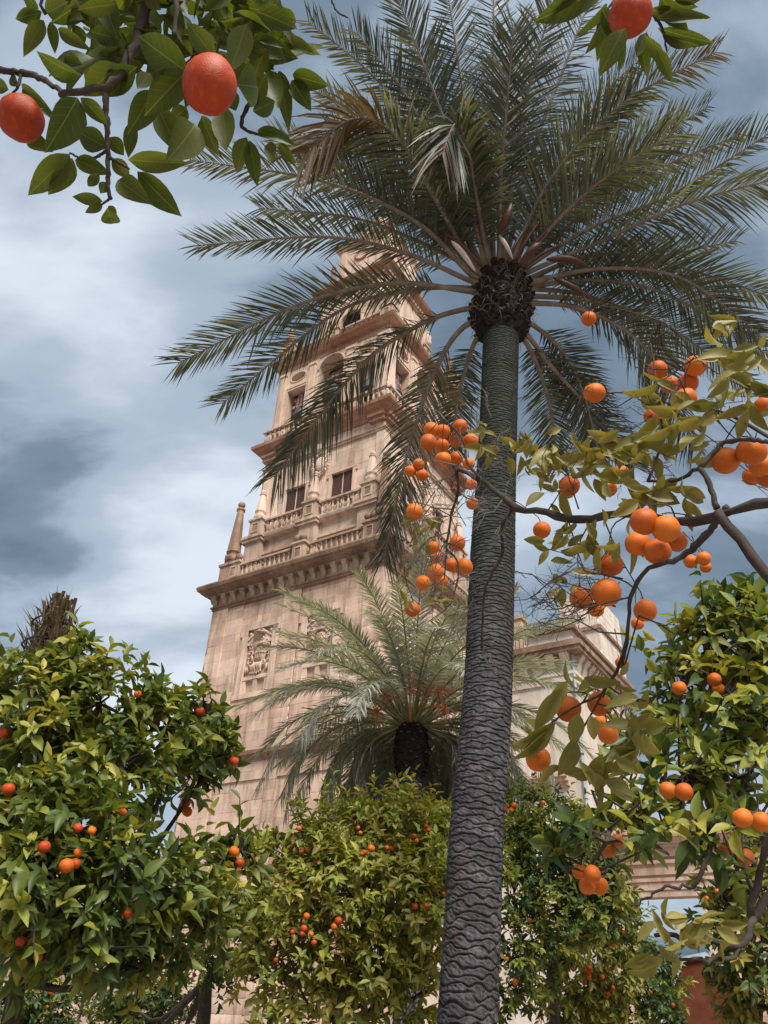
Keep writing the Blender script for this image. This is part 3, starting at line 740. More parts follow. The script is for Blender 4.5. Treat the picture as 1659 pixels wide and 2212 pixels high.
par = lpart('parapet', MB().box(GX1-2.1,GX1+.1,GY0+.0,GY0+.5,17.3,18.05).box(GX1-.4,GX1+.101,GY0+.5,GY1,17.3,18.05), M_PALE, gate)
lpart('coping', MB().box(GX1-2.2,GX1+.34,GY0-.22,GY0+.55,18.05,18.24).box(GX1-.5,GX1+.335,GY0+.55,GY1,18.05,18.235), M_CORN, par)
def railing(p0, p1, z, h, n):
    r_ = lpart('railing', MB().tube([(p0[0],p0[1],z+h),(p1[0],p1[1],z+h)], .03, 6).tube([(p0[0],p0[1],z+.1),(p1[0],p1[1],z+.1)], .022, 6), M_IRON, gate)
    bar = MB().tube([(0,0,0),(0,0,h)], .02, 5).mesh('bar', M_IRON)
    for i in range(n+1):
        t = i/n; ob('bar', bar, r_, Matrix.Translation((p0[0]+(p1[0]-p0[0])*t, p0[1]+(p1[1]-p0[1])*t, z)))
railing((GX0+.2, GY0+.05), (GX1-2.2, GY0+.05), 17.3, 1.1, 26)
railing((GX1-4.0, GY0+4.2), (GX1-.9, GY0+4.2), 19.6, 1.25, 18)
lpart('terrace_wall', MB().box(GX0,GX1-.8,GY0+4.0,GY0+9,17.2,19.6), M_PALE, gate)
lpart('pillar', MB().box(GX1-4.7,GX1-4.05,GY0+3.9,GY0+4.6,17.2,21.2).box(GX1-4.8,GX1-3.95,GY0+3.8,GY0+4.7,21.2,21.4), M_STONE, gate)
tu = lpart('turret', MB().box(GX1-2.15,GX1-.07,GY0+5.1,GY0+9.0,17.2,22.4), M_JOINT, gate)
tile(tu, 0, GX1-2.2, GX1+.0, 17.3, 20.2, -(GY0+5.02), M_PALE, .42, .8, th=.08, limit=12)
tile(tu, 0, GX1-2.2, GX1+.0, 20.4, 22.4, -(GY0+5.02), M_PALE, .42, .8, th=.08, limit=8)
tile(tu, 1, GY0+5.0, GY0+9.0, 17.3, 20.2, GX1+.0, M_PALE, .42, .8, th=.08, limit=12)
tile(tu, 1, GY0+5.0, GY0+9.0, 20.4, 22.4, GX1+.0, M_PALE, .42, .8, th=.08, limit=8)
lpart('moulding', MB().box(GX1-2.4,GX1+.12,GY0+4.9,GY0+9.0,20.2,20.42), M_CORN, tu)
lpart('drainpipe', MB().tube([(GX1+.09,GY0-.09,z) for z in (0,5,10,14,16.7)], .075, 8), M_PIPE, gate)
for z in (4, 8, 12, 15): lpart('pipe_clip', MB().tube([(GX1+.09,GY0-.09,z),(GX1+.09,GY0-.09,z+.08)], .10, 8), M_IRON, gate)
# attic niche and balconies on the front of the gatehouse
mb = MB()
for z0, z1, e_ in ((10.75,10.95,.14),(10.95,11.12,.30),(11.12,11.25,.42),(8.9,9.05,.16),(9.05,9.2,.28),(7.6,7.72,.1)): mb.box(GX0, GX1-.6, GY0-e_, GY0+.05, z0, z1)
lpart('moulding', mb, M_STONE, gate)
for i in range(4):
    x = GX0+.7+i*.95
    ni = lpart('blind_niche', MB().box(x-.42,x-.34,GY0-.16,GY0+.02,11.3,13.6).box(x+.34,x+.42,GY0-.16,GY0+.02,11.3,13.6).box(x-.48,x+.48,GY0-.2,GY0+.02,13.6,13.8), M_STONE, gate)
    lpart('baluster', MB().lathe([(.16,0),(.16,.15),(.1,.25),(.18,.6),(.2,.8),(.1,1.2),(.16,1.35),(.16,1.5)], 10, c=(x,GY0-.14,11.26)), M_PALE, ni, True)

# ================================================================== COURTYARD WALL with an opening, right of the gatehouse
cw = thing('courtyard_wall', 'sandstone courtyard wall with tiled top and a square opening onto the sky', 'wall', TC, TROT)
CY0 = -1.7; X0, X1, OX0, OX1, OZ, CZ = GX1+.12, 27.0, 15.75, 18.35, 6.32, 8.5
for nm, a, b, c, d in (('pier', X0, OX0, 0, CZ), ('pier', OX1, X1, 0, CZ), ('lintel', OX0, OX1, OZ, CZ)):
    wp = lpart(nm, MB().box(a+.01, b-.01, CY0+.06, CY0+.75, c+.005, d), M_JOINT, cw)
    tile(wp, 0, a, b, c, d-1.55 if d > 8 and nm == 'pier' else d-1.5, -CY0, M_STONE, .48, .95, th=.055, limit=20)
mb = MB()
for z0, z1, e_ in ((6.86,6.98,.05),(7.1,7.5,.03),(7.5,7.62,.12),(7.75,8.05,.05),(8.05,8.2,.2),(8.2,8.36,.34),(8.36,8.46,.42)): mb.box(X0, X1, CY0-e_, CY0+.7, z0, z1)
lpart('entablature', mb, M_STONE, cw)
lpart('opening_frame', MB().box(OX0-.22,OX0+.02,CY0-.05,CY0+.6,0,OZ).box(OX1-.02,OX1+.22,CY0-.05,CY0+.6,0,OZ).box(OX0-.3,OX1+.3,CY0-.08,CY0+.6,OZ-.02,OZ+.22).box(OX0-.3,OX1+.3,CY0-.12,CY0+.6,OZ+.22,OZ+.32), M_STONE2, cw)
def tileroof(parent, x0, x1, y0, z0, y1, z1, step=.27):
    # rows of barrel tiles from eave (y0,z0) up to ridge (y1,z1); every tile its own piece
    ln = math.hypot(y1-y0, z1-z0); nrow = max(2, int(ln/.42)); nc = int((x1-x0)/step)
    n = 6; V = []
    for t, r_ in ((0, .125), (.47, .105)):
        for i in range(n+1):
            a = math.pi*i/n; V.append((r_*math.cos(a), t, r_*math.sin(a)*.8))
    F = [(i, i+1, n+2+i, n+1+i) for i in range(n)] + [tuple(range(n, -1, -1))]
    T0 = np.array(V); sl_ = math.atan2(z1-z0, y1-y0); c_, s_ = math.cos(sl_), math.sin(sl_)
    inst = []
    for j in range(nrow):
        for i in range(nc):
            P = T0.copy(); P[:,1] += j*.42; P[:,2] += .03*(1-P[:,1]%.42)
            Q = np.stack([P[:,0]+x0+(i+.5)*step+random.uniform(-.015,.015), y0+P[:,1]*c_-P[:,2]*s_, z0+P[:,1]*s_+P[:,2]*c_+random.uniform(-.01,.01)], 1)
            inst.append(Q)
    rf = lpart('roof', MB().add([(x0,y0,z0-.02),(x1,y0,z0-.02),(x1,y1,z1-.02),(x0,y1,z1-.02),(x0,y0,z0-.12),(x1,y0,z0-.12),(x1,y1,z1-.12),(x0,y1,z1-.12)],
             [(0,1,2,3),(7,6,5,4),(0,4,5,1),(1,5,6,2),(2,6,7,3),(3,7,4,0)]), M_TILE, parent)
    ob('roof_tiles', np_mesh('roof_tiles', np.array(inst), F, M_TILE), rf, kind='stuff')
tileroof(cw, X0, X1, CY0-.55, 8.5, CY0+1.0, 9.35)

# rust red buttress beyond the opening
rb = thing('plastered_buttress', 'rust red plastered buttress with rounded grey coping at lower right', 'buttress', at(1530, 2212, 15)*np.array([1,1,0]), R(-12))
prof = [(-.55,0),(1.1,0),(1.0,1.2),(.75,2.1),(.45,2.75),(.05,3.0),(-.35,2.9),(-.55,2.5)]
lpart('buttress_body', MB().prism(prof, -.5, .9), M_RUST, rb)
cp = [(.84,2.15),(.54,2.82),(.06,3.08),(-.40,2.98),(-.63,2.55)]
lpart('coping', MB().holed(cp, [(a*.93,2.1+(b-2.1)*.90) for a,b in cp], -.58, .98, closed=False), M_PIPE, rb)

# ================================================================== GALLERY left of the tower
ga = thing('cloister_gallery', 'low stone cloister gallery with pale tiled roof at the foot of the tower', 'building', TC, TROT)
g0 = lpart('wall', MB().box(-40,-H1-.4,-5.2,-.8,0,7.4), M_JOINT, ga)
tile(g0, 0, -40, -H1-.4, 0, 7.3, 5.27, M_STONE, .5, 1.1, th=.06, limit=30)
lpart('eave', MB().box(-40,-H1-.4,-5.6,-.6,7.4,7.6), M_CORN, ga)
tileroof(ga, -30, -H1-.3, -5.75, 7.62, -.8, 9.6)
# ================================================================== PALMS
def frond_mesh(P, parent, mat_leaf, mat_r, axis_xy, Lmax=.50, n=84, wid=.021, droop=.12, r0=.042, t0=.20, vee=.30, seed=0, flop=0.0, dry=None, up_hint=None):
    """P: spline points of the midrib in world coordinates. Builds frond > leaflets"""
    g = np.random.default_rng(seed)
    S = spline(P, 40)
    base = wloc(parent)
    rad = [r0*(1-.88*t) for t in np.linspace(0,1,40)]
    rad[0] = r0*1.5; rad[1] = r0*1.35; rad[2] = r0*1.2
    fr = part('frond', MB().tube(S, rad, 6), mat_r, parent, True)
    T = np.gradient(S, axis=0); T = nrm(T)
    ts = np.linspace(t0, .995, n)
    idx = ts*39; i0 = np.clip(idx.astype(int), 0, 38); f = (idx-i0)[:,None]
    pos = S[i0]*(1-f)+S[i0+1]*f; tan = nrm(T[i0]*(1-f)+T[i0+1]*f)
    hor = S[-1]-S[0]; hor = np.array([hor[0], hor[1], 0]); hor = hor/(np.linalg.norm(hor)+1e-9)
    up = np.array([0,0,1.])*1.0 - hor*.7 if up_hint is None else np.asarray(up_hint, float)
    Nn = nrm(up - tan*(tan@up)[:,None]); Sd = np.cross(tan, Nn)
    phi = np.radians(68-38*ts)
    prof = np.clip(np.sin(np.pi*(.10+.73*((ts-t0)/(1-t0))**.85)), .05, 1)**.75
    allV = []
    for sgn in (-1, 1):
        j = g.normal(0, 1, (n, 4))
        ph = phi + j[:,0]*.09
        d = tan*np.cos(ph)[:,None] + sgn*Sd*np.sin(ph)[:,None] + Nn*(vee + j[:,1]*.12)[:,None]
        d = nrm(d)
        l = Lmax*prof*(1+.08*j[:,2]); ww = wid*(.75+.35*prof)*(1+.1*j[:,3])
        wd = nrm(np.cross(d, Nn + .3*j[:,:3])); dr = droop*(1+.35*j[:,3])+flop
        st = []
        for s_, wf in ((0,.55),(.33,1.0),(.7,.72),(1.0,0)):
            c = pos + d*(l*s_)[:,None] + np.array([0,0,-1.])*((l*dr*s_*s_))[:,None] 
            if wf > 0:
                st.append(c - wd*(ww*wf*.5)[:,None]); st.append(c + wd*(ww*wf*.5)[:,None])
            else: st.append(c)
        allV.append(np.stack(st, 1))
    V = np.concatenate(allV) - base
    TF = [(0,1,3,2),(2,3,5,4),(4,5,6)]
    if dry is not None:
        k = np.concatenate([ts, ts]) > dry
        if k.any(): ob('dry_leaflets', np_mesh('dry_leaflets', V[k], TF, M_PALMB), fr, kind='stuff')
        V = V[~k]
    if len(V): ob('leaflets', np_mesh('leaflets', V, TF, mat_leaf), fr, kind='stuff')
    return fr

def palm_trunk(path, rads, spacing, seed, zbot, nth=150, nz=800, k=5, depthg=.05):
    g = np.random.default_rng(seed)
    S = spline(path, nz); rr = np.interp(np.linspace(0,1,nz), np.linspace(0,1,len(rads)), rads)
    th = np.linspace(0, 2*np.pi, nth, endpoint=False)
    seg = np.concatenate([[0], np.cumsum(np.linalg.norm(np.diff(S,axis=0),axis=1))])
    sp = np.interp(np.linspace(0,1,nz), np.linspace(0,1,len(spacing)), spacing)
    row = np.concatenate([[0], np.cumsum(np.diff(seg)/sp[:-1])])          # continuous row number
    TH_, RW = np.meshgrid(th, row)
    # warp
    wz = np.zeros_like(TH_)
    for _ in range(8):
        m_ = g.integers(1, 6); f_ = g.uniform(.4, 2.6)*g.choice([-1,1]); wz += g.uniform(.03,.075)*np.sin(m_*TH_+f_*RW+g.uniform(0,6.28))
    q = RW + wz
    i = np.floor(q)
    amp = np.interp(np.linspace(0,1,nz), [0,.25,.5,1], [.30,.20,.15,.12])[:,None]
    best = np.full_like(q, 9.)
    for di in (-1,0,1,2):
        ii = i + di
        ph_ = ii*np.pi + .55*np.sin(ii*12.9898) + .25*ii
        b = ii + amp*np.cos(k*TH_+ph_) + .10*np.cos((k+3)*TH_+3.1*np.sin(ii*4.7)) + .05*np.cos((2*k+1)*TH_+ii*5.1)
        dd = q - b
        best = np.where(np.abs(dd) < np.abs(best), dd, best)
    gro = np.exp(-(best/.115)**2)
    # overhanging scale: proud just under the groove
    lip = np.where(best < 0, np.exp(best/.30), np.exp(-best/.9))*.55
    fine = np.zeros_like(q)
    for _ in range(16):
        m_ = g.integers(8, 46); f_ = g.uniform(2, 16); fine += np.sin(m_*TH_+f_*RW+g.uniform(0,6.28)+1.5*np.sin(3*TH_+RW))/16
    h = -gro*1.0 + lip*.6 + fine*.55
    spz = sp[:,None]
    disp = h*np.clip(depthg*(spz/.10), .012, depthg)
    rad = rr[:,None] + disp
    T = nrm(np.gradient(S, axis=0)); U = nrm(np.cross(T, np.array([0,1.,0]))); B = np.cross(T, U)
    V = S[:,None,:] + rad[:,:,None]*(U[:,None,:]*np.cos(th)[None,:,None] + B[:,None,:]*np.sin(th)[None,:,None])
    V = V.reshape(-1,3)
    a = (np.arange(nz-1)[:,None]*nth + np.arange(nth)[None]).ravel(); b = (np.arange(nz-1)[:,None]*nth + (np.arange(nth)+1)[None]%nth).ravel()
    F = np.stack([a, b, b+nth, a+nth], 1)
    return V, F
def raw_mesh(name, V, F, mat, smooth=True):
    me = bpy.data.meshes.new(name)
    me.vertices.add(len(V)); me.vertices.foreach_set('co', V.astype(np.float32).ravel())
    me.loops.add(F.size); me.loops.foreach_set('vertex_index', F.astype(np.int32).ravel())
    me.polygons.add(len(F)); me.polygons.foreach_set('loop_start', (np.arange(len(F))*F.shape[1]).astype(np.int32)); me.polygons.foreach_set('loop_total', np.full(len(F), F.shape[1], np.int32))
    if smooth: me.polygons.foreach_set('use_smooth', np.ones(len(F), bool))
    me.update(calc_edges=True); me.materials.append(mat); return me

# --- the big palm
pb = at(1009, 2212, 5.9); PY = pb[1]
pix = [(1009,2212,130),(1020,2000,125),(1029,1800,119),(1053,1500,107),(1064,1200,98),(1075,950,84),(1080,800,79),(1083,700,78)]
pth = []; rds = []
for x, y, wpx in pix:
    p = atY(x, y, PY); pth.append(p); rds.append(wpx/2*depth(p)/FPX*.97)
g0_ = pth[0].copy(); t_ = (pth[1]-pth[0])/(pth[1][2]-pth[0][2]); g0_ = pth[0] - t_*pth[0][2]
pth = [g0_] + pth; rds = [rds[0]*1.04] + rds
palm = thing('palm_tree', 'tall date palm with ringed grey trunk and wide crown in the foreground', 'palm tree', g0_)
V, F = palm_trunk(pth, rds, [.082,.072,.062,.053,.047,.042,.038,.035,.032,.030], 3, 0, 120, 2800, 7, .034)
ob('trunk', raw_mesh('trunk', V - g0_, F, M_TRUNKP), palm)
ctop = atY(1084, 590, PY); cmid = atY(1082, 668, PY)
DC = depth(cmid); print('palm crown', ctop, DC, rds)
pxm = DC/FPX
# boss of old leaf bases
ax = nrm(ctop - pth[-3])
def boss(prof_px, c0, c1, name, mat, parent, seed):
    g = np.random.default_rng(seed); n = 48; V = []; m = len(prof_px); fine = []
    zs = np.linspace(0,1,46); pr = np.interp(zs, np.linspace(0,1,m), prof_px)
    a = nrm(c1-c0); u = nrm(np.cross(a, [0,1.,0])); b = np.cross(a, u)
    for z, r_ in zip(zs, pr):
        for kk in range(n):
            an = 2*math.pi*kk/n; rr_ = r_*(1+.05*math.sin(9*an+z*40)+.05*g.normal()+.03*math.sin(17*an-z*60))
            V.append(c0+(c1-c0)*z+(u*math.cos(an)+b*math.sin(an))*rr_)
    V = np.array(V); aa = (np.arange(45)[:,None]*n+np.arange(n)[None]).ravel(); bb = (np.arange(45)[:,None]*n+(np.arange(n)+1)[None]%n).ravel()
    F = np.stack([aa,bb,bb+n,aa+n],1)
    o = ob(name, raw_mesh(name, V-wloc(parent), F, mat, False), parent)
    return o, (u, b, a, zs, pr)
bo, (bu, bb_, ba, bz, bpr) = boss([q*pxm for q in (26,44,55,60,61,60,57,52,42,22)], atY(1080,742,PY), atY(1086,582,PY), 'leaf_base_boss', M_BOSS, palm, 5)
STUB = MB().add([(-.5,0,0),(.5,0,0),(.36,1,.1),(-.36,1,.1),(-.42,0,.30),(.42,0,.30),(.26,1,.34),(-.26,1,.34)], [(0,1,2,3),(4,7,6,5),(0,4,5,1),(1,5,6,2),(3,2,6,7),(0,3,7,4)])
stubm = STUB.mesh('leaf_base', M_BOSS)
cutm = MB().add([(-.36,1.01,.1),(.36,1.01,.1),(.26,1.01,.34),(-.26,1.01,.34)], [(0,1,2,3)]).mesh('cut_face', M_STUB)
c0_, c1_ = atY(1080,742,PY), atY(1086,582,PY)
def stubs(n_, c0, c1, u, b, a, zs, pr, parent, size, seed, lo=.08, hi=.95):
    g = np.random.default_rng(seed); off = wloc(parent)
    for i in range(n_):
        z = lo+(hi-lo)*(i+.5)/n_; an = i*2.39996+g.normal()*.08; r_ = np.interp(z, zs, pr)*.93
        out = u*math.cos(an)+b*math.sin(an); p = c0+(c1-c0)*z+out*r_-off
        upv = nrm(a*.75+out*.8+g.normal(size=3)*.12); sx = nrm(np.cross(upv, out)); nz_ = np.cross(sx, upv)
        s_ = size*g.uniform(.7,1.25); lnn = s_*g.uniform(.6,1.2)
        M = Matrix(((sx[0]*s_,upv[0]*lnn,nz_[0]*s_,p[0]),(sx[1]*s_,upv[1]*lnn,nz_[1]*s_,p[1]),(sx[2]*s_,upv[2]*lnn,nz_[2]*s_,p[2]),(0,0,0,1)))
        o = ob('leaf_base', stubm, parent, M)
        if g.random() < .4: ob('cut_face', cutm, o)
stubs(170, c0_, c1_, bu, bb_, ba, bz, bpr, palm, .088, 9)
# fibres on the boss
g = np.random.default_rng(11); fb = MB()
for i in range(420):
    z = g.uniform(.15,1.0); an = g.uniform(0,6.28); r_ = np.interp(z,bz,bpr)*1.02; o_ = bu*math.cos(an)+bb_*math.sin(an)
    p = c0_+(c1_-c0_)*z+o_*r_; d_ = nrm(g.normal(size=3)+o_*.4); fb.tube([p, p+d_*.07+o_*.02, p+d_*.13+np.array([0,0,-.03])], [.0035,.003,.0015], 4)
part('fibres', fb, M_RACH, palm, kind='stuff')
FR = [  # pixel path base..tip, depth change at the tip (m), droop, options
 ([(1005,628),(840,612),(640,660),(385,785)], -.5, .15, {}),
 ([(1010,604),(870,545),(700,512),(428,530)], -.3, .10, {}),
 ([(1003,668),(900,705),(770,800),(592,1030)], .3, .55, dict(vee=.05)),
 ([(1003,705),(945,790),(885,960),(828,1210)], .7, .35, dict(vee=.1, Lmax=.56)),
 ([(1008,622),(880,628),(720,680),(480,872)], .5, .15, {}),
 ([(1018,594),(900,480),(700,392),(410,345)], -.2, .10, {}),
 ([(1028,585),(940,430),(860,300),(770,255),(655,330)], -.8, .55, dict(dry=.66, vee=0.0, Lmax=.80, wid=.030)),
 ([(1036,582),(960,400),(830,190),(665,45)], .3, .08, {}),
 ([(1050,578),(1000,380),(930,180),(845,-40)], -.4, .10, dict(wid=.022, Lmax=.74)),
 ([(1066,576),(1062,300),(1066,100),(1066,-80)], .6, .04, dict(vee=.45, Lmax=.72)),
 ([(1058,575),(1030,430),(1012,330),(985,268),(955,330)], -1.0, .7, dict(vee=0.0, Lmax=.72, wid=.030, dry=.93)),
 ([(1086,575),(1110,360),(1150,160),(1205,-30)], -.3, .08, dict(wid=.022, Lmax=.74)),
 ([(1104,576),(1220,370),(1370,210),(1548,112)], -.2, .25, dict(dry=.86)),
 ([(1114,578),(1230,450),(1340,360),(1455,290)], -.9, .30, dict(wid=.022, Lmax=.74)),
 ([(1126,585),(1280,490),(1450,420),(1690,270)], -.3, .12, {}),
 ([(1136,590),(1300,520),(1480,440),(1720,375)], -.6, .45, dict(vee=.05, Lmax=.68)),
 ([(1146,600),(1300,548),(1480,580),(1690,650)], .3, .12, {}),
 ([(1154,618),(1290,606),(1450,640),(1680,780)], .4, .12, {}),
 ([(1158,655),(1270,672),(1400,760),(1500,960)], .3, .30, {}),
 ([(1148,700),(1215,760),(1260,850),(1295,985)], .9, .12, {}),
 ([(1128,728),(1165,800),(1190,890),(1205,1010)], 1.4, .12, dict(Lmax=.52)),
 ([(1030,732),(1005,800),(988,870),(975,985)], 1.4, .12, dict(Lmax=.52)),
 ([(1076,575),(1095,380),(1125,200),(1150,20)], 1.0, .06, dict(vee=.4)),
 ([(1058,577),(990,360),(935,190),(880,70)], .9, .08, {}),
 ([(1110,578),(1190,390),(1290,220),(1400,110)], .6, .12, {}),
 ([(1040,585),(930,490),(800,420),(640,345)], .7, .10, {}),
 ([(1142,606),(1250,590),(1400,560),(1590,520)], .9, .10, {}),
 ([(1150,640),(1300,655),(1450,710),(1610,830)], 1.0, .12, {}),
 ([(1135,720),(1190,790),(1270,880),(1370,1010)], 1.2, .15, dict(Lmax=.52)),
 ([(1046,580),(960,440),(830,300),(690,200)], .9, .12, {}),
 ([(1120,582),(1240,440),(1380,320),(1530,230)], .8, .10, {}),
 ([(1032,586),(900,520),(760,470),(560,450)], 1.0, .10, {}),
 ([(1062,575),(1020,330),(990,130),(960,-60)], .5, .08, dict(Lmax=.68)),
 ([(1090,575),(1150,330),(1225,130),(1290,-40)], .4, .08, dict(Lmax=.68)),
 ([(1044,580),(950,370),(880,210),(770,70)], 0.0, .10, dict(Lmax=.64)),
 ([(1100,577),(1170,420),(1260,300),(1370,200)], -.7, .2, dict(Lmax=.72, wid=.021)),
 ([(1080,575),(1080,400),(1095,230),(1110,60)], -.8, .12, dict(Lmax=.72, wid=.021)),
 ([(1026,588),(920,470),(790,380),(600,300)], .2, .12, {}),
 ([(1124,584),(1260,460),(1410,370),(1600,290)], .3, .12, {}),
 ([(1034,584),(950,450),(850,350),(720,290)], .2, .12, dict(Lmax=.64)),
 ([(1116,580),(1200,470),(1300,400),(1420,370)], .5, .12, dict(Lmax=.72)),
 ([(1150,610),(1300,580),(1470,600),(1640,720)], -.3, .15, {}),
 ([(1150,625),(1270,640),(1380,690),(1450,800)], 1.5, .12, dict(Lmax=.52)),
]
for i, (pp, dz, dr, kw) in enumerate(FR):
    P = []; m = len(pp)
    for j, (x, y) in enumerate(pp):
        t = j/(m-1); b_ = depth(atY(x, y, PY)) if j == 0 else None
        d0 = depth(cmid) + (depth(ctop)-depth(cmid))*np.clip((668-pp[0][1])/78, -1, 1.2)*.6
        if j == 0: dd = d0 + .12*np.sign(dz) 
        else: dd = d0 + dz*t
        P.append(at(x, y, dd))
    cc = atY(1083, 668-.55*(668-pp[0][1]), PY); P = [cc + .25*(P[0]-cc)] + P
    a = dict(Lmax=.58, droop=dr, seed=100+i, r0=.042, n=108, wid=.021); a.update(kw)
    frond_mesh(P, palm, M_PALM, M_RACH, None, **a)
# spathes and old flower stalks
for x0,y0,x1,y1,x2,y2,r_,m_ in ((1075,505,1095,470,1105,438,.055,M_SPATHE),(1078,508,1092,528,1108,560,.026,M_SPATHEP),(1180,560,1230,560,1275,578,.045,M_SPATHE),(1195,600,1240,622,1285,650,.04,M_SPATHE),(975,520,998,545,1028,588,.032,M_SPATHEP),(1170,525,1150,540,1120,575,.05,M_SPATHE)):
    D_ = DC-.25; part('spathe', MB().tube(spline([at(x0,y0,D_),at(x1,y1,D_-.05),at(x2,y2,D_)], 9), [r_*.25,r_*.7,r_,r_,r_,r_*.95,r_*.8,r_*.55,r_*.15], 8), m_, palm, True)
for (x0,y0,x1,y1) in ((1110,570,1165,480),(1120,575,1180,500),(1040,575,960,500),(1095,570,1130,500),(1130,580,1210,530)):
    part('flower_stalk', MB().tube(spline([at(x0,y0,DC-.1),at((x0+x1)/2,(y0+y1)/2-6,DC-.1),at(x1,y1,DC)], 8), .022, 6), M_SPATHE, palm, True)

# --- second palm in front of the tower
p2c = at(890, 1568, 19.0); p2b = p2c.copy(); p2b[2] = 0
palm2 = thing('palm_tree', 'shorter grey-green date palm with drooping fronds and orange fruit stalks before the tower', 'palm tree', p2b)
V, F = palm_trunk([p2b, p2b+np.array([.05,0,3.0]), p2c-np.array([0,0,.9])], [.30,.27,.27], [.12,.1,.09], 8, 0, 90, 300, 5)
ob('trunk', raw_mesh('trunk', V-p2b, F, M_TRUNKP), palm2)
q0, q1 = p2c-np.array([0,0,1.35]), p2c+np.array([0,0,.05])
_, (u2,b2_,a2,z2,r2) = boss([.22,.31,.37,.39,.38,.37,.34,.28], q0, q1, 'leaf_base_boss', M_BOSS, palm2, 6)
stubs(90, q0, q1, u2,b2_,a2,z2,r2, palm2, .10, 10)
g = np.random.default_rng(21)
for i in range(125):
    az = i*2.39996 + g.normal()*.1; t = (i+.5)/125
    el = R(84-84*t**.9) + g.normal()*.05
    if t > .45 and math.cos(az-math.atan2(-p2c[1],-p2c[0])) > .45: continue
    ln = 4.25*(.92+.15*g.random())*(1.08-.22*t)
    h_ = np.array([math.cos(az), math.sin(az), 0]); P = []
    sag = .75+1.75*t
    for s_ in (0,.25,.5,.75,1.0):
        e_ = el - sag*s_*1.15; 
        if s_ == 0: p = p2c + h_*.2; 
        else: p = P[-1] + (h_*math.cos(e_)+np.array([0,0,1])*math.sin(e_))*ln*.25
        P.append(p)
    frond_mesh(P, palm2, M_PALM2, M_RACH2, None, Lmax=.52, n=92, wid=.031, droop=.2+.35*t, r0=.035, seed=300+i, t0=.16, vee=.22)
for (x,y,s_) in ((945,1490,1.0),(915,1475,.8),(815,1535,.6),(960,1530,.7),(850,1490,.6),(830,1500,.5)):
    c = at(x, y, 18.6-.3*random.random()); st = MB()
    st.tube(spline([p2c+np.array([0,0,.1]), (p2c+c)/2+np.array([0,0,.25]), c], 10), [.035,.033,.03,.03,.028,.028,.025,.025,.02,.02], 6)
    for j in range(36):
        d_ = nrm(g.normal(size=3)+np.array([0,0,-.3])); st.tube([c, c+d_*.22*s_, c+d_*.42*s_+np.array([0,0,-.08])+g.normal(size=3)*.03], [.009,.008,.005], 4)
    part('fruit_stalk', st, M_FSTALK, palm2)
part('fruit_stalk', MB().tube(spline([p2c, at(885,1530,18.3), at(893,1450,18.2)], 8), [.05,.045,.04,.035,.03,.03,.025,.02], 6), M_FSTALK, palm2, True)

# --- young palm with its fronds tied up, left
tb = at(120, 1520, 10.5); tb0 = tb.copy(); tb0[2] = 0
tied = thing('palm_tree', 'bundled dry palm with fronds tied upright above the left orange tree', 'palm tree', tb0)
V, F = palm_trunk([tb0, tb0+np.array([0,0,tb[2]*.5]), tb-np.array([0,0,.4])], [.22,.2,.2], [.12,.1,.09], 12, 0, 64, 200, 5)
ob('trunk', raw_mesh('trunk', V-tb0, F, M_TRUNKP), tied)
g = np.random.default_rng(31)
for i in range(46):
    bx = 95+40*g.normal()*.8; tx = 125+g.normal()*17; ty = 1290+abs(g.normal())*70
    if i < 14: tx = 138+g.normal()*11; ty = 1276+g.random()*25
    d0 = 10.5+g.normal()*.16
    st = MB(); P = spline([at(bx,1500,d0), at((bx+tx)/2+4*g.normal(),1400,d0+.03*g.normal()), at(tx,ty,d0+.05*g.normal())], 7)
    st.tube(P, [.028,.027,.026,.026,.025,.024,.023], 4)
    part('tied_frond', st, M_STRAW, tied)
lv = []
for i in range(420):
    y0 = 1330+150*g.random(); hw = 20+ (y0-1300)*.22
    x0 = 118-(y0-1300)*.14+hw*g.uniform(-1,1); d0 = 10.5+g.uniform(-.3,.3)
    p = at(x0, y0, d0); d_ = nrm(RT*g.normal()*.35+UP*1.0+FW*g.normal()*.3); 
    if g.random() < .10: d_ = nrm(RT*g.choice([-1,1])*1.0+UP*g.uniform(.1,.8))
    l_ = g.uniform(.2,.5); s_ = nrm(np.cross(d_, FW+g.normal(size=3)*.5))*.009
    lv.append([p-s_, p+s_, p+d_*l_*.6-s_*.7+g.normal(size=3)*.01, p+d_*l_*.6+s_*.7, p+d_*l_+np.array([0,0,-.04])])
ob('dry_leaflets', np_mesh('dry_leaflets', np.array(lv)-tb0, [(0,1,3,2),(2,3,4)], M_STRAW), tied, kind='stuff')
for yy, rr_ in ((1400,.34),(1350,.25)):
    c = at(118-(yy-1300)*.12, yy, 10.5); part('tie', MB().tube([c+np.array([math.cos(a)*rr_, math.sin(a)*rr_, .02*math.sin(3*a)]) for a in np.linspace(0,2*math.pi,25)], .014, 5, False), M_BARK, tied)
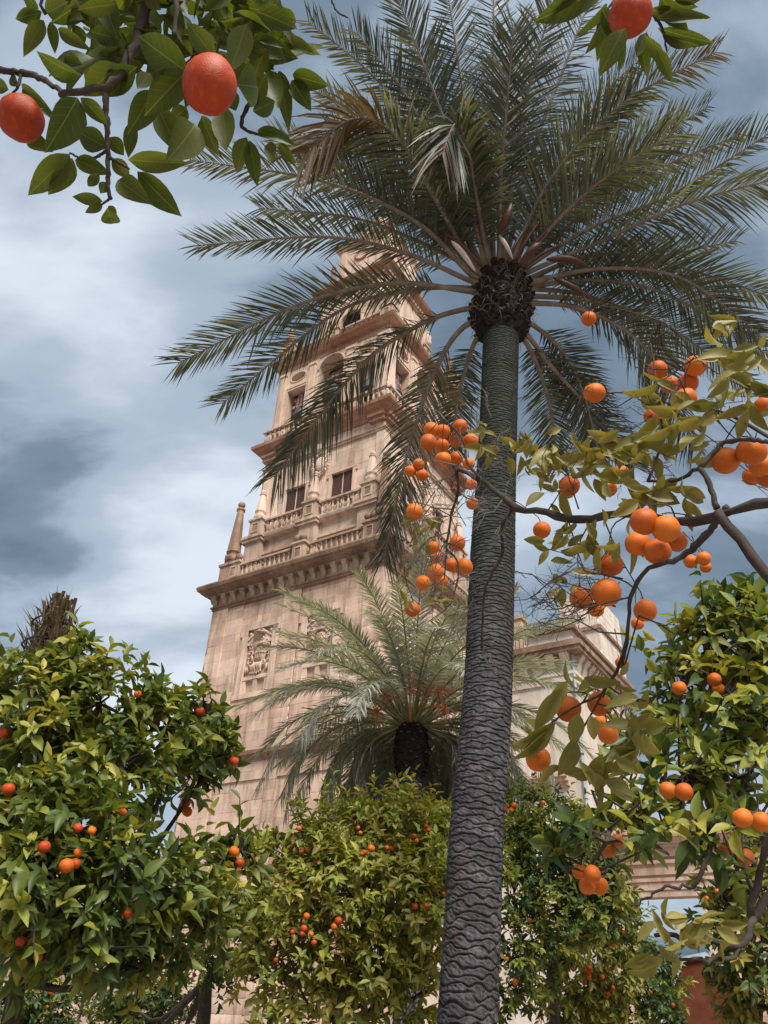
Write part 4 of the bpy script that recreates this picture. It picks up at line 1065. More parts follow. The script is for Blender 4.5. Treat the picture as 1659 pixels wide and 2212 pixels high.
# ================================================================== ORANGE TREES
def leaf_template(lod, curl, fold=.22, wav=0.0):
    if lod == 2: ts, hw = (0,.06,.15,.27,.40,.54,.68,.81,.92,1.0), (0,.13,.31,.45,.50,.48,.39,.26,.11,0)
    elif lod == 0: ts, hw = (0,.10,.33,.60,.83,1.0), (0,.24,.5,.46,.22,0)
    else: ts, hw = (0,.32,.70,1.0), (0,.5,.38,0)
    V = []; n = len(ts)
    for t, h in zip(ts, hw): V.append((t, 0, -curl*t*t))
    L_ = []; R_ = []
    for i in range(1, n-1):
        z = -curl*ts[i]**2 + fold*hw[i] + wav*math.sin(6*ts[i]+1)
        L_.append(len(V)); V.append((ts[i], hw[i], z)); R_.append(len(V)); V.append((ts[i], -hw[i], z - 2*wav*math.sin(6*ts[i]+1)))
    F = []
    for S_, flip in ((L_, 0), (R_, 1)):
        f = [(0, 1, S_[0])] + [(i, i+1, S_[i], S_[i-1]) for i in range(1, n-2)] + [(n-2, n-1, S_[-1])]
        F += [q[::-1] if flip else q for q in f]
    return np.array(V, float), F
TPL = {0: [leaf_template(0, c, f, w_) for c, f, w_ in ((.08,.30,.02),(.25,.22,.03),(.42,.34,-.02),(-.08,.25,.03))],
       2: [leaf_template(2, c, f, w_) for c, f, w_ in ((.08,.26,.02),(.22,.20,.03),(.36,.30,-.02),(-.08,.22,.03))],
       1: [leaf_template(1, c, f) for c, f in ((.10,.3),(.30,.25),(-.05,.3))]}
_lm = {}
def leafobj(mat, ti, lod=0):
    k = (mat.name, ti, lod)
    if k not in _lm:
        V, F = TPL[lod][ti]; me = bpy.data.meshes.new('leaf'); me.from_pydata(V.tolist(), [], F); me.materials.append(mat)
        me.polygons.foreach_set('use_smooth', [True]*len(me.polygons)); _lm[k] = me
    return _lm[k]
def leaves(tree, P, X, Z, ln, wd, mat, lod, seed, nobj=0, name='leaves', parent=None):
    g = np.random.default_rng(seed); N_ = len(P)
    if N_ == 0: return
    X = nrm(X); Y = nrm(np.cross(Z, X)); Z = np.cross(X, Y)
    off = wloc(tree); ti = g.integers(0, len(TPL[lod]), N_)
    dist = np.linalg.norm(P - CAM, axis=1) + 0
    own = np.zeros(N_, bool)
    if nobj:
        own[np.argsort(dist)[:nobj]] = True
        for i in np.nonzero(own)[0]:
            p = P[i]-off; a, b, c = X[i]*ln[i], Y[i]*wd[i], Z[i]*ln[i]
            ob('leaf', leafobj(mat, int(ti[i]), lod), tree, Matrix(((a[0],b[0],c[0],p[0]),(a[1],b[1],c[1],p[1]),(a[2],b[2],c[2],p[2]),(0,0,0,1))))
    allV = []; k = ~own; TF = TPL[lod][0][1]
    for t in range(len(TPL[lod])):
        s = k & (ti == t)
        if not s.any(): continue
        T0 = TPL[lod][t][0]
        allV.append(P[s][:,None]-off + X[s][:,None]*(T0[None,:,0:1]*ln[s][:,None,None]) + Y[s][:,None]*(T0[None,:,1:2]*wd[s][:,None,None]) + Z[s][:,None]*(T0[None,:,2:3]*ln[s][:,None,None]))
    if allV: ob(name, np_mesh(name, np.concatenate(allV), TF, mat), parent or tree, kind='stuff')
def lump3(l): x, y, d, r = l[:4]; return at(x, y, d), r*d/FPX
def surf(lumps, x, y):
    v = RT*(x-CX)/FPX - UP*(y-CY)/FPX + FW; best = None
    for l in lumps:
        c, r = lump3(l); r *= .96; a = v@v; b = v@(c-CAM); cc = (c-CAM)@(c-CAM)-r*r; D_ = b*b-a*cc
        if D_ > 0:
            t = (b-math.sqrt(D_))/a
            if best is None or t < best: best = t
    if best is None:
        best = min(lumps, key=lambda l: (l[0]-x)**2+(l[1]-y)**2)[2]
    return best

LUMPS = {
 'left': [(105,1495,5.6,85),(60,1540,5.3,105),(215,1520,5.4,100),(330,1575,5.5,95),(425,1600,5.8,74),(120,1660,5.0,120),(255,1660,5.1,95),(390,1660,5.8,70),(470,1632,5.9,52),(440,1540,5.8,40),
          (30,1790,4.5,120),(180,1800,4.5,95),(110,1920,4.2,120),(250,1900,4.4,105),(350,1930,4.8,95),(440,1900,5.2,70),(520,1840,5.4,55),(430,1990,5.0,70),(50,2030,4.3,90),(190,2030,4.3,90),(330,2030,4.7,70),(540,1875,5.5,35),(110,2085,4.5,70),(270,2085,4.7,60),(165,1405,5.6,42)],
 'centre': [(880,1780,9.4,70),(870,1735,9.6,36),(930,1800,9.2,60),(760,1820,8.7,90),(850,1840,8.5,100),(940,1860,8.5,100),(665,1850,8.3,80),(640,1940,7.9,95),(760,1930,7.8,110),(870,1960,7.8,100),(940,2000,7.9,80),
            (600,2020,7.7,80),(700,2050,7.5,90),(800,2070,7.5,70),(640,2120,7.5,70),(740,2130,7.4,75),(900,2090,7.7,70),(960,1920,8.4,60),(900,2150,7.8,60),(560,2110,7.7,60),(620,2190,7.6,70),(560,1960,8.0,45),(820,2160,7.6,70)],
 'behind_trunk': [(1140,1760,11.6,70),(1200,1780,11.3,70),(1105,1830,11.2,70),(1190,1860,11,95),(1270,1870,10.8,80),(1110,1930,10.8,70),(1200,1960,10.6,85),(1290,1950,10.6,80),(1120,2040,10.4,70),(1100,2130,10.4,70),(1330,1990,10.8,55),(1150,2110,10.6,50),(1230,2030,10.9,50)],
 'yellow_low': [(1270,2050,12,70),(1320,2090,12,60),(1240,2120,12,60),(1300,2160,12,60),(1210,2180,12,50)],
 'green_low': [(1400,2110,12.5,70),(1425,2160,12.5,50),(1380,2180,12.5,70),(1420,2215,12.5,50),(1330,2200,12.6,50)],
 'yellow_right': [(1560,1900,7.6,75),(1620,1930,7.4,80),(1540,1980,7.6,55),(1640,2060,7.0,80),(1600,2130,7.2,70),(1660,2180,7,80),(1640,1850,7.6,60)],
 'far_left': [(60,2150,14,60),(120,2170,14,50),(20,2200,13.6,60),(90,2215,14,60)],
 'far_middle': [(270,2150,14,50),(330,2140,14,55),(390,2160,14,45),(300,2200,14,60),(370,2210,14,55),(240,2200,14,40),(200,2215,14.5,40),(440,2070,11.4,45),(490,2010,11.2,60),(520,2060,11,50),(470,2100,11.4,40),(545,1990,11.2,40),(510,1950,11.2,35)],
 'right_back': [(1530,1380,4.7,75),(1620,1400,4.5,85),(1480,1470,4.5,80),(1580,1500,4.3,85),(1640,1560,4.2,85),(1440,1560,4.4,75),(1540,1590,4.1,85),(1400,1640,4.0,65),(1480,1680,3.8,80),(1590,1680,3.8,85),(1390,1720,3.7,60),(1300,1760,3.6,50),(1240,1800,3.5,50),(1310,1820,3.4,60),(1420,1800,3.6,70),(1530,1790,3.5,65),(1640,1760,3.3,65),(1215,1870,3.4,45),(1290,1890,3.5,45),(1590,1320,4.8,60),(1650,1300,4.8,50),(1395,1845,3.7,42),(1640,1950,3.4,55),(1590,1870,3.6,45),(1650,2060,3.3,45),(1345,1590,4.2,40)],
}
# ---------------- oranges: px position, px diameter (0 = from the tree's own distance), cluster
def c5(x, y, d): return (822.9+x*.504, 658.3+y*.504, d*.504)
def c6(x, y, d): return (1042.3+x*.4544, 1206.9+y*.4544, d*.4544)
def c7(x, y, d): return (x*.4544, 1206.9+y*.4544, d*.4544)
def c9(x, y, d): return (493.7+x*.3968, 1590.9+y*.3968, d*.3968)
ORD = ['leftmost','second','third','fourth','fifth','sixth','seventh','eighth','ninth','tenth','eleventh']
def clus(conv, pts, text, nearfar=None): return (conv, pts, text, nearfar)
CL = [
 (c5, [(216,535,66),(265,543,66),(340,522,66),(203,590,75),(324,580,65),(385,583,64),(262,605,62),(266,663,71),(322,658,60),(376,682,54)], 'in the big cluster at the bare branch tip'),
 (c5, [(127,713,52),(161,684,52),(178,731,53)], 'in the trio before the tower'),
 (c5, [(386,768,54),(392,852,55)], 'of two just before the palm trunk below the bare branch'),
 (c5, [(143,888,75)], 'single orange hanging alone before the tower left of the palm trunk'),
 (c5, [(328,1021,70),(225,1040,58),(238,1083,55),(300,1115,63),(354,1125,79),(233,1145,75),(180,1192,66),(257,1185,64)], 'in the low cluster left of the palm trunk'),
 (c5, [(135,1306,67)], 'single orange with yellow leaves hanging above the second palm'),
 (c5, [(891,60,63)], 'single orange high against the sky right of the palm crown'),
 (c5, [(915,378,92)], 'single round orange against drooping fronds right of the trunk'),
 (c5, [(1186,280,85),(1235,340,78),(1347,262,92),(1317,335,88),(1307,402,95)], 'in the upper right cluster under the palm fronds'),
 (c5, [(1165,478,80),(1140,585,74)], 'of two half hidden below the upper right cluster'),
 (c5, [(808,775,90)], 'leaf-covered orange just above the gnarled branch'),
 (c5, [(1028,728,80),(975,788,76),(1170,825,66)], 'in the shaded group above the gnarled branch'),
 (c5, [(690,965,75)], 'single orange hanging under the gnarled branch right of the trunk'),
 (c5, [(1128,928,119),(1222,960,119),(1100,1023,106),(1185,1057,113),(1268,1015,90)], 'in the large front cluster below the gnarled branch'),
 (c5, [(985,1115,105)], 'leafy single orange left below the large front cluster'),
 (c5, [(1478,668,120),(1588,628,125),(1630,690,100),(1655,738,92),(1590,735,80)], 'in the big cluster at the right edge'),
 (c5, [(1645,435,92)], 'single orange cut by the right picture edge above the big cluster'),
 (c5, [(1383,1088,62),(1328,1100,60),(1392,1125,50)], 'in the small trio right of the large front cluster'),
 (c5, [(858,1257,99),(966,1233,126),(922,1305,70)], 'in the trio above the rooftop railing'),
 (c5, [(1133,1310,98),(1100,1367,55)], 'of the pair hanging right of the rooftop turret'),
 (c6, [(408,715,122),(555,690,116),(560,775,66),(598,835,98)], 'in the cluster hanging over the gatehouse drainpipe'),
 (c6, [(265,952,119)], 'large orange with pale leaves low beside the trunk, over the second palm'),
 (c6, [(660,492,60)], 'small orange by a forked twig beside the gatehouse cornice'),
 (c6, [(880,1100,80),(957,1108,86)], 'of the pair under twin olive leaves at mid right'),
 (c6, [(1235,1232,95),(1325,1250,91)], 'of the bright pair near the right edge above the yellow tree'),
 (c6, [(600,1380,76),(640,1340,64)], 'of the pair above the lowest cluster of four'),
 (c6, [(462,1488,72),(520,1500,86),(500,1555,82),(557,1555,81)], 'in the lowest near cluster of four right of the trunk'),
 (c6, [(935,615,68),(970,590,52)], 'of the leafy pair inside the right-hand tree'),
 (c6, [(1102,575,66),(1122,620,62)], 'of the stacked pair in the right-hand tree'),
 (c6, [(1155,1385,72),(1190,1370,58),(1248,1418,82)], 'in the trio at the right above the yellow foliage'),
 (c6, [(1190,360,56)], 'leaf-crossed orange high in the right-hand tree'),
]
TREEOR = {
 'left': (c7, [(950,726,46),(1112,962,48),(655,645,38),(20,830,50),(40,1095,60),(883,1158,48),(890,1202,50),(583,1205,22),(370,1280,45),(437,1293,20),(210,1370,60),(315,1460,70),(360,1450,50),(372,1398,25),(608,1690,32),(98,1818,30),(182,1892,20),(1113,1392,50),(1140,1445,45)]),
 'far_middle': (c7, [(1145,1600,18),(1042,1770,20),(1025,1830,24),(1120,1855,22),(770,1890,22),(780,1915,20),(750,1935,15),(830,1940,30),(845,1945,22),(755,1975,22),(923,1978,20),(877,1995,18),(1165,1700,36),(1205,1760,25)]),
 'far_left': (c7, [(240,2062,20),(225,2130,14),(60,2100,14)]),
 'centre': (c9, [(384,500,30),(718,525,22),(704,497,20),(400,630,30),(432,615,28),(777,610,42),(740,632,25),(725,640,25),(863,607,28),(888,608,25),(1010,545,32),(1022,568,28),(1072,487,25),(1088,510,22),(913,258,34),(425,978,38),(410,1045,40),(400,1075,25),(348,1065,30),(450,1075,28),(465,1122,30),(599,1005,45),(576,1035,38),(1014,925,35),(1076,922,30),(1173,858,25),(472,685,18),(257,1217,22)]),
 'behind_trunk': (c6, [(115,1175,25),(150,1172,28),(112,1193,24),(138,1195,26),(288,1160,22),(225,1720,22),(115,1900,20),(155,2012,30),(75,1960,25),(605,1832,25),(620,1835,25),(670,1775,18)]),
 'yellow_low': (c6, [(430,1950,22),(510,1945,25),(500,1960,25),(505,1985,25),(570,1988,22),(488,2018,20),(620,2040,22),(597,2070,22)]),
 'green_low': (c6, [(728,1948,24),(905,2120,18),(800,2060,16)]),
 'yellow_right': (c6, [(1065,1615,22),(1115,1580,25)]),
}
TLAB = {
 'left': 'near left tree', 'far_middle': 'small tree at lower left centre', 'far_left': 'far tree by the lamp', 'centre': 'bushy tree left of the trunk',
 'behind_trunk': 'tree right behind the trunk', 'yellow_low': 'weeping yellowish tree', 'green_low': 'round green tree by the buttress', 'yellow_right': 'pale yellow tree at right'}
ORG = []       # centre, radius, label, group, material
for conv, pts, text in CL:
    P = [conv(*p) for p in pts]; order = sorted(range(len(P)), key=lambda i: P[i][0]); med = sorted(q[2] for q in P)[len(P)//2]
    for rank, i in enumerate(order):
        x, y, dpx = P[i]; D_ = .075*FPX/(med*.6+dpx*.4); r_ = dpx*D_/FPX/2
        n_ = len(P)
        lab = text if n_ == 1 else (('left orange ' if rank == 0 else 'right orange ')+text if n_ == 2 else ((ORD[rank]+' orange from the left ') if 0 < rank < n_-1 else ('leftmost orange ' if rank == 0 else 'rightmost orange '))+text)
        if D_*1 > 0 and len([q for q in P if q[2] < dpx and abs(q[0]-x) < dpx*.5 and abs(q[1]-y) < dpx*.5]) > 0: D_ -= .02
        ORG.append((at(x, y, D_), r_, lab, 'oranges on the near branches', M_ORANGE))
for key, (conv, pts) in TREEOR.items():
    Q = [conv(*p) for p in pts]; nrow = 1 if len(Q) <= 4 else (2 if len(Q) <= 12 else 3); labs = {}
    yo = sorted(range(len(Q)), key=lambda i: Q[i][1])
    for rw in range(nrow):
        ids = sorted(yo[len(Q)*rw//nrow:len(Q)*(rw+1)//nrow], key=lambda i: Q[i][0])
        for k_, i in enumerate(ids):
            wh = '' if nrow == 1 else ('upper ', 'lower ')[rw] if nrow == 2 else ('upper ', 'middle ', 'lower ')[rw]
            od = 'leftmost' if k_ == 0 else ('rightmost' if k_ == len(ids)-1 else ORD[k_]+' from left')
            labs[i] = od+' of the '+wh+'oranges in the '+TLAB[key]
    for i_, (x, y, dpx) in enumerate(Q):
        D_ = surf(LUMPS[key], x, y); r_ = float(np.clip(dpx*D_/FPX/2, .024, .046))
        ORG.append((at(x, y, D_), r_, labs[i_], 'oranges on the '+TLAB[key], M_ORANGER if key in ('left','centre','yellow_low','far_middle') and random.random() < .7 else M_ORANGE))
LEFTLAB = ['orange at the right edge of the left tree crown against the tower', 'brownish orange at the tip of the left tree branch against the tower', 'half hidden orange near the top of the left tree', 'orange at the left picture edge, upper one', 'orange at the left picture edge, lower one',
 'upper of two dark oranges hanging from the left tree before the sky', 'lower of two dark oranges hanging from the left tree before the sky', 'tiny shaded orange in the middle of the left tree', 'leaf-covered orange in the sunny middle of the left tree', 'tiny orange right of the leaf-covered one in the left tree',
 'bright orange above the split pair in the lower left tree', 'large bright orange of the touching pair in the lower left tree', 'right orange of the touching pair in the lower left tree', 'small orange just above the touching pair in the lower left tree', 'small orange over pale leaves at the bottom of the left tree', 'small red orange in shade at the lower left', 'tiny orange near the dark bottom of the left tree', 'upper orange on the low right bough of the left tree', 'lower orange on the low right bough of the left tree']
i0 = sum(len(c[1]) for c in CL)
for j, t in enumerate(LEFTLAB):
    a = list(ORG[i0+j]); a[2] = t; a[3] = 'oranges on the near orange tree at left'; ORG[i0+j] = tuple(a)
TOPOR = [(at(453,183,1.10), .0375, 'large dark red orange hanging from the overhead branch at top left', 1.15), (at(45,255,1.28), .0365, 'dark red orange cut by the left picture edge under the overhead branch', 1.0), (at(1362,32,1.5), .0400, 'red orange among dark leaves at the top right edge', 1.05)]
for c, r_, lab, _ in TOPOR: ORG.append((c, r_, lab, 'oranges on the overhead branches', M_ORANGER))
OC = np.array([o[0] for o in ORG]); ORAD = np.array([o[1] for o in ORG])
OV = nrm(CAM - OC)
def clear_mask(P, reach=.30, fac=1.15, pad=.03):
    keep = np.ones(len(P), bool)
    for c, v, r_ in zip(OC, OV, ORAD):
        d_ = P - c; t = np.clip(d_@v, -.01, reach); q = d_ - t[:,None]*v; keep &= ~(np.linalg.norm(q, axis=1) < r_*fac+pad)
    return keep

def crown(tree, lumps, mat, dens, lod, seed, leaf=(.075,.115), wr=.42, nobj=0, k=7, mat2=None, f2=.0, droop=.25, upb=.45, shell=(.62,1.06), hang=0.0, twigs=8, fork=None, tr=.05, limbs=True, bmat=None, gaps=.20):
    g = np.random.default_rng(seed); A = []; Dn = []
    L3 = [lump3(l) for l in lumps]; L3 = [(c, max(r_-.05, r_*.6)) for c, r_ in L3]
    for i, (c, r_) in enumerate(L3):
        n_ = int(dens*4*math.pi*r_*r_); d_ = nrm(g.normal(size=(n_,3)))
        bump = 1+.16*np.sin(d_@np.array([5.,3,4])+i)+.12*np.sin(d_@np.array([-7.,6,9])+2*i)
        p = c + d_*(r_*bump*g.uniform(shell[0]**2, shell[1]**2, n_)**.5)[:,None]
        keep = np.ones(n_, bool)
        for j, (c2, r2) in enumerate(L3):
            if j != i: keep &= np.linalg.norm(p-c2, axis=1) > r2*.62
        A.append(p[keep]); Dn.append(d_[keep])
    P = np.concatenate(A); D_ = np.concatenate(Dn)
    # uneven crown: whole patches of shoots are missing
    q_ = sum(np.sin(P@g.normal(size=3)*w_+g.uniform(0,6.28)) for w_ in (4.5,5.5,6.5,8.0,9.5))
    kq = q_ > np.quantile(q_, gaps); P, D_ = P[kq], D_[kq]
    n_ = len(P); sd = nrm(D_*.8 + np.array([0,0,upb]) + g.normal(size=(n_,3))*.38 - np.array([0,0,hang]))
    sl_ = g.uniform(.06,.16,n_)*(1+1.2*(g.random(n_) < .18))
    a = nrm(np.cross(sd, g.normal(size=(n_,3)))); b = np.cross(sd, a)
    LP=[];LX=[];LZ=[]
    for q in range(k):
        t = (q+.6)/k; an = q*2.39996+g.uniform(-.3,.3,n_); al = np.radians(78-45*t)+g.normal(size=n_)*.18
        rad = a*np.cos(an)[:,None]+b*np.sin(an)[:,None]
        x = nrm(sd*np.cos(al)[:,None]+rad*np.sin(al)[:,None]-np.array([0,0,droop]))
        LP.append(P+sd*(sl_*t)[:,None]); LX.append(x); LZ.append(sd*1.0+np.array([0,0,.5])+g.normal(size=(n_,3))*.25)
    LP=np.concatenate(LP);LX=np.concatenate(LX);LZ=np.concatenate(LZ)
    kp = clear_mask(LP) & clear_mask(LP+LX*leaf[0]); LP,LX,LZ=LP[kp],LX[kp],LZ[kp]
    ln = g.uniform(leaf[0],leaf[1],len(LP)); wd = ln*wr*g.uniform(.85,1.15,len(LP))
    if mat2 is not None and f2 > 0:
        # a different leaf colour on whole shoots
        sid = np.tile(g.random(n_) < f2, k)[kp]
        leaves(tree, LP[sid], LX[sid], LZ[sid], ln[sid], wd[sid], mat2, lod, seed+1, 0, 'leaves')
        s = ~sid; LP,LX,LZ,ln,wd = LP[s],LX[s],LZ[s],ln[s],wd[s]
    leaves(tree, LP, LX, LZ, ln, wd, mat, lod, seed+2, nobj, 'leaves')
    # limbs and twigs
    if fork is not None:
        for c, r_ in (L3[::2] if limbs else []):
            m_ = (fork+c)/2 + np.array([0,0,-.12*np.linalg.norm(c-fork)]) + g.normal(size=3)*.08*r_
            S_ = spline([fork, m_, c], 8); part('limb', MB().tube(S_, np.linspace(tr*.6, .010, 8), 6), bmat or M_BARK, tree, True)
        tw = MB()
        for c, r_ in L3:
            idx = np.nonzero(np.linalg.norm(P-c, axis=1) < r_*1.15)[0]
            for i in g.choice(idx, min(twigs, len(idx)), replace=False) if len(idx) else []:
                m_ = (c+P[i])/2+g.normal(size=3)*.05; tw.tube(spline([c, m_, P[i]+sd[i]*sl_[i]], 5), [.010,.008,.006,.005,.003], 4)
        part('twigs', tw, bmat or M_BARK, tree, kind='stuff')
def trunk(tree, base, fork, r0, r1, wob=.05):
    g = random.Random(base[0]*100); b = np.asarray(base, float); f = np.asarray(fork, float)
    P = spline([b, b*.65+f*.35+np.array([g.uniform(-wob,wob), g.uniform(-wob,wob), 0]), b*.3+f*.7+np.array([g.uniform(-wob,wob), g.uniform(-wob,wob), 0]), f], 12)
    part('trunk', MB().tube(P, [r0*1.3]+list(np.linspace(r0, r1, 11)), 12), M_BARK, tree, True)
def ground(p): q = np.array(p, float); q[2] = 0; return q
def simple_tree(key, label, mat, forkpx, basepx, dens, lod, seed, **kw):
    fork = at(*forkpx); base = ground(at(*basepx))
    t = thing('orange_tree', label, 'orange tree', base, group='orange trees in the courtyard')
    trunk(t, base, fork, kw.pop('r0', .10), kw.get('tr', .05), .06)
    crown(t, LUMPS[key], mat, dens, lod, seed, fork=fork, **kw)
    return t
simple_tree('left', 'large leafy orange tree filling the lower left, in front of the tied palm', M_LEAF, (40,2120,4.9), (-20,2300,4.9), 96, 0, 1001, nobj=300, gaps=.06, shell=(.5,1.12), leaf=(.085,.14), mat2=M_LEAFC, f2=.32, twigs=14, r0=.09)
simple_tree('centre', 'bushy yellow-green orange tree directly left of the palm trunk', M_LEAFC, (730,2190,8.2), (715,2300,8.2), 78, 0, 1002, nobj=120, shell=(.5,1.14), leaf=(.085,.13), mat2=M_LEAFY, f2=.36, r0=.13)
simple_tree('behind_trunk', 'dense green orange tree right behind the palm trunk', M_LEAFC, (1190,2080,11.2), (1195,2300,11.2), 75, 1, 1003, leaf=(.09,.13), mat2=M_LEAFD, f2=.45, r0=.12)
simple_tree('yellow_low', 'weeping yellowish orange tree with many small fruit low right of the trunk', M_LEAFY, (1270,2190,12.2), (1270,2300,12.2), 70, 1, 1004, leaf=(.09,.14), mat2=M_LEAFC, f2=.3, hang=.9, upb=.1, droop=.6, r0=.1)
simple_tree('green_low', 'round green orange tree beside the rust red buttress', M_LEAFD, (1400,2230,12.6), (1400,2330,12.6), 80, 1, 1005, leaf=(.09,.13), mat2=M_LEAFC, f2=.35, r0=.1)
simple_tree('yellow_right', 'pale yellow-leaved orange tree at the lower right edge', M_LEAFY, (1640,2240,7.4), (1650,2400,7.4), 75, 0, 1006, leaf=(.085,.13), mat2=M_LEAFD, f2=.35, r0=.1)
simple_tree('far_left', 'far orange tree beside the lamp post at the bottom left corner', M_LEAFD, (60,2230,14), (60,2300,14), 60, 1, 1007, leaf=(.1,.14), mat2=M_LEAFC, f2=.3, r0=.1)
simple_tree('far_middle', 'small dark-trunked orange tree between the left tree and the bushy centre tree', M_LEAFD, (445,2120,11.6), (425,2230,11.6), 55, 1, 1008, leaf=(.09,.13), mat2=M_LEAFC, f2=.3, r0=.14, tr=.09)

# --- right-hand trees
rb_fork = at(1700,1950,3.9); rb_base = ground(at(1760,2400,3.9))
rback = thing('orange_tree', 'leafy green orange tree at the right behind the bare fruiting branch', 'orange tree', rb_base, group='orange trees in the courtyard')
trunk(rback, rb_base, rb_fork, .09, .06)
crown(rback, LUMPS['right_back'], M_LEAFD, 78, 0, 1010, nobj=300, leaf=(.085,.14), mat2=M_LEAFC, f2=.6, gaps=.12, limbs=False, fork=rb_fork, twigs=12, shell=(.3,1.1), tr=.055)
for pts, r_ in (([(1700,1880,3.5),(1628,1980,3.2),(1628,1916,3.2),(1660,1811,3.2)],.024),([(1628,1985,3.1),(1605,2040,3.0),(1500,2025,2.9),(1415,2020,2.8)],.015),([(1605,2040,3.0),(1560,2075,2.9),(1420,2060,2.8)],.010),
                ([(1660,1811,3.3),(1542,1780,3.5),(1537,1834,3.4),(1497,1915,3.3)],.018),([(1497,1915,3.3),(1440,1918,3.3),(1400,1940,3.3),(1360,1955,3.3)],.008),([(1700,1720,3.8),(1628,1643,3.9),(1542,1616,4.0)],.022),([(1628,1643,3.9),(1587,1743,3.8),(1545,1790,3.6)],.016),([(1700,1500,4.3),(1546,1425,4.5),(1515,1375,4.6)],.02)):
    S_ = spline([at(*p) for p in pts], 16); S_ += np.random.default_rng(int(pts[0][0])).normal(size=S_.shape)*.006; part('limb', MB().tube(S_, np.linspace(r_, r_*.5, 16), 7), M_BARK, rback, True)

near = thing('orange_tree', 'near orange tree reaching a gnarled half-bare fruiting branch across the palm trunk', 'orange tree', (1.9,1.75,0), group='orange trees in the courtyard')
nfork = np.array([1.75,1.75,1.75]); trunk(near, (1.9,1.75,0), nfork, .085, .06)
LIMBPTS = []
def limb(pts, r0, r1, tree=near, n=26, mat=M_BARK, knob=.16, seed=0, name='limb'):
    g = np.random.default_rng(int(abs(pts[0][0]*7+pts[-1][1]*3))+seed)
    S_ = spline([p if isinstance(p, np.ndarray) else at(*p) for p in pts], n)
    rr_ = np.linspace(r0, r1, n)*(1+knob*g.normal(size=n)*.6); S_[1:-1] += g.normal(size=(n-2,3))*r0*.16
    if tree is near: LIMBPTS.extend(list(S_))
    part(name, MB().tube(S_, np.clip(rr_, .0015, None), 8), mat, tree, True); return S_
A_ = limb([nfork, at(1950,1330,1.85), at(1800,1130,1.92), (1690,1086,2.0),(1640,1088,2.05),(1560,1112,2.12),(1480,1128,2.25),(1350,1108,2.5),(1240,1122,2.75),(1165,1104,2.95),(1110,1092,3.1),(1050,1045,3.3),(980,1008,3.55)], .0165, .0115, n=46, knob=.25)
limb([nfork, at(1830,1480,1.85), (1760,1350,1.9),(1650,1232,1.98),(1579,1142,2.08),(1549,1105,2.12)], .0155, .013)
limb([(1575,1096,2.12),(1530,1150,2.15),(1480,1197,2.18),(1440,1215,2.2)], .012, .008)
limb([(1440,1215,2.2),(1395,1232,2.22),(1362,1290,2.25),(1356,1370,2.28),(1335,1445,2.3),(1310,1485,2.3),(1275,1545,2.3),(1240,1610,2.3)], .0068, .003)
limb([(1549,1098,2.12),(1535,1055,2.15),(1512,1012,2.2),(1468,1036,2.3),(1400,1040,2.4)], .009, .004)
limb([(1512,1012,2.2),(1560,960,2.2),(1620,950,2.15),(1690,960,2.1)], .008, .006)
limb([(1112,1092,3.1),(1082,1140,3.1),(1086,1195,3.12),(1050,1265,3.15),(1043,1330,3.15),(1040,1400,3.15)], .008, .004)
limb([(985,1010,3.5),(990,1060,3.5),(975,1110,3.5),(965,1180,3.45),(960,1250,3.4)], .008, .003)
limb([(1050,1045,3.3),(1010,1000,3.4),(1000,950,3.45),(960,905,3.5)], .007, .003)
limb([(960,1180,3.45),(990,1220,3.4),(975,1300,3.3),(930,1340,3.2)], .005, .002)
limb([(1356,1380,2.28),(1345,1450,2.3),(1380,1330,2.3)], .004, .002)
limb([(1300,1500,2.3),(1220,1540,2.3),(1150,1600,2.3),(1120,1640,2.3)], .004, .002)
limb([(1400,1040,2.4),(1430,950,2.5),(1425,880,2.6),(1415,800,2.7),(1405,740,2.8)], .005, .002)
limb([(1690,960,2.1),(1560,890,2.4),(1470,880,2.55),(1380,850,2.8),(1290,850,2.9)], .006, .002)
limb([(1405,740,2.8),(1440,700,2.8),(1290,660,3.0),(1270,690,3.05)], .003, .0015)
# bare twigs
g = np.random.default_rng(77)
def twig(mb, p, d, l, r_, lvl):
    q = p + d*l*.5 + g.normal(size=3)*l*.07; e_ = p + d*l + g.normal(size=3)*l*.12
    mb.tube([p, q, e_], [r_, r_*.85, r_*.6], 5)
    if lvl > 0:
        for _ in range(g.integers(2,4)):
            s_ = g.uniform(.35,1.0); b_ = p+(e_-p)*s_
            twig(mb, b_, nrm(d+g.normal(size=3)*.65), l*g.uniform(.4,.75), r_*.62, lvl-1)
def bare(x, y, d, dx, dy, l, lvl=3, r_=.0035, mat=M_BARKG):
    mb = MB(); twig(mb, at(x,y,d), nrm(RT*dx-UP*dy+FW*.15*g.normal()), l, r_, lvl); part('bare_twig', mb, mat, near)
for a in [(1000,990,3.5,-.3,-1,.12),(985,1005,3.5,-1,-.3,.14),(975,1100,3.5,-1,.1,.16),(968,1150,3.45,-1,.5,.15),(990,1060,3.5,.7,.6,.13),(965,1200,3.4,-1,.2,.13),(1000,1010,3.5,-.6,.7,.16),(1045,1050,3.3,.2,-1,.12),(1030,1030,3.35,.5,-1,.15),(960,1250,3.4,-.7,.8,.13),
          (960,905,3.5,-.7,-.6,.1),(1060,900,3.4,-.3,-1,.1),(1085,1080,3.1,-.6,.5,.12),(1100,1095,3.1,-.3,1,.13),(940,1060,3.5,-.6,.9,.16),(990,1320,3.3,-.3,1,.12),(1043,1390,3.15,.2,1,.1),(1042,1330,3.15,-1,.5,.1)]: bare(*a)
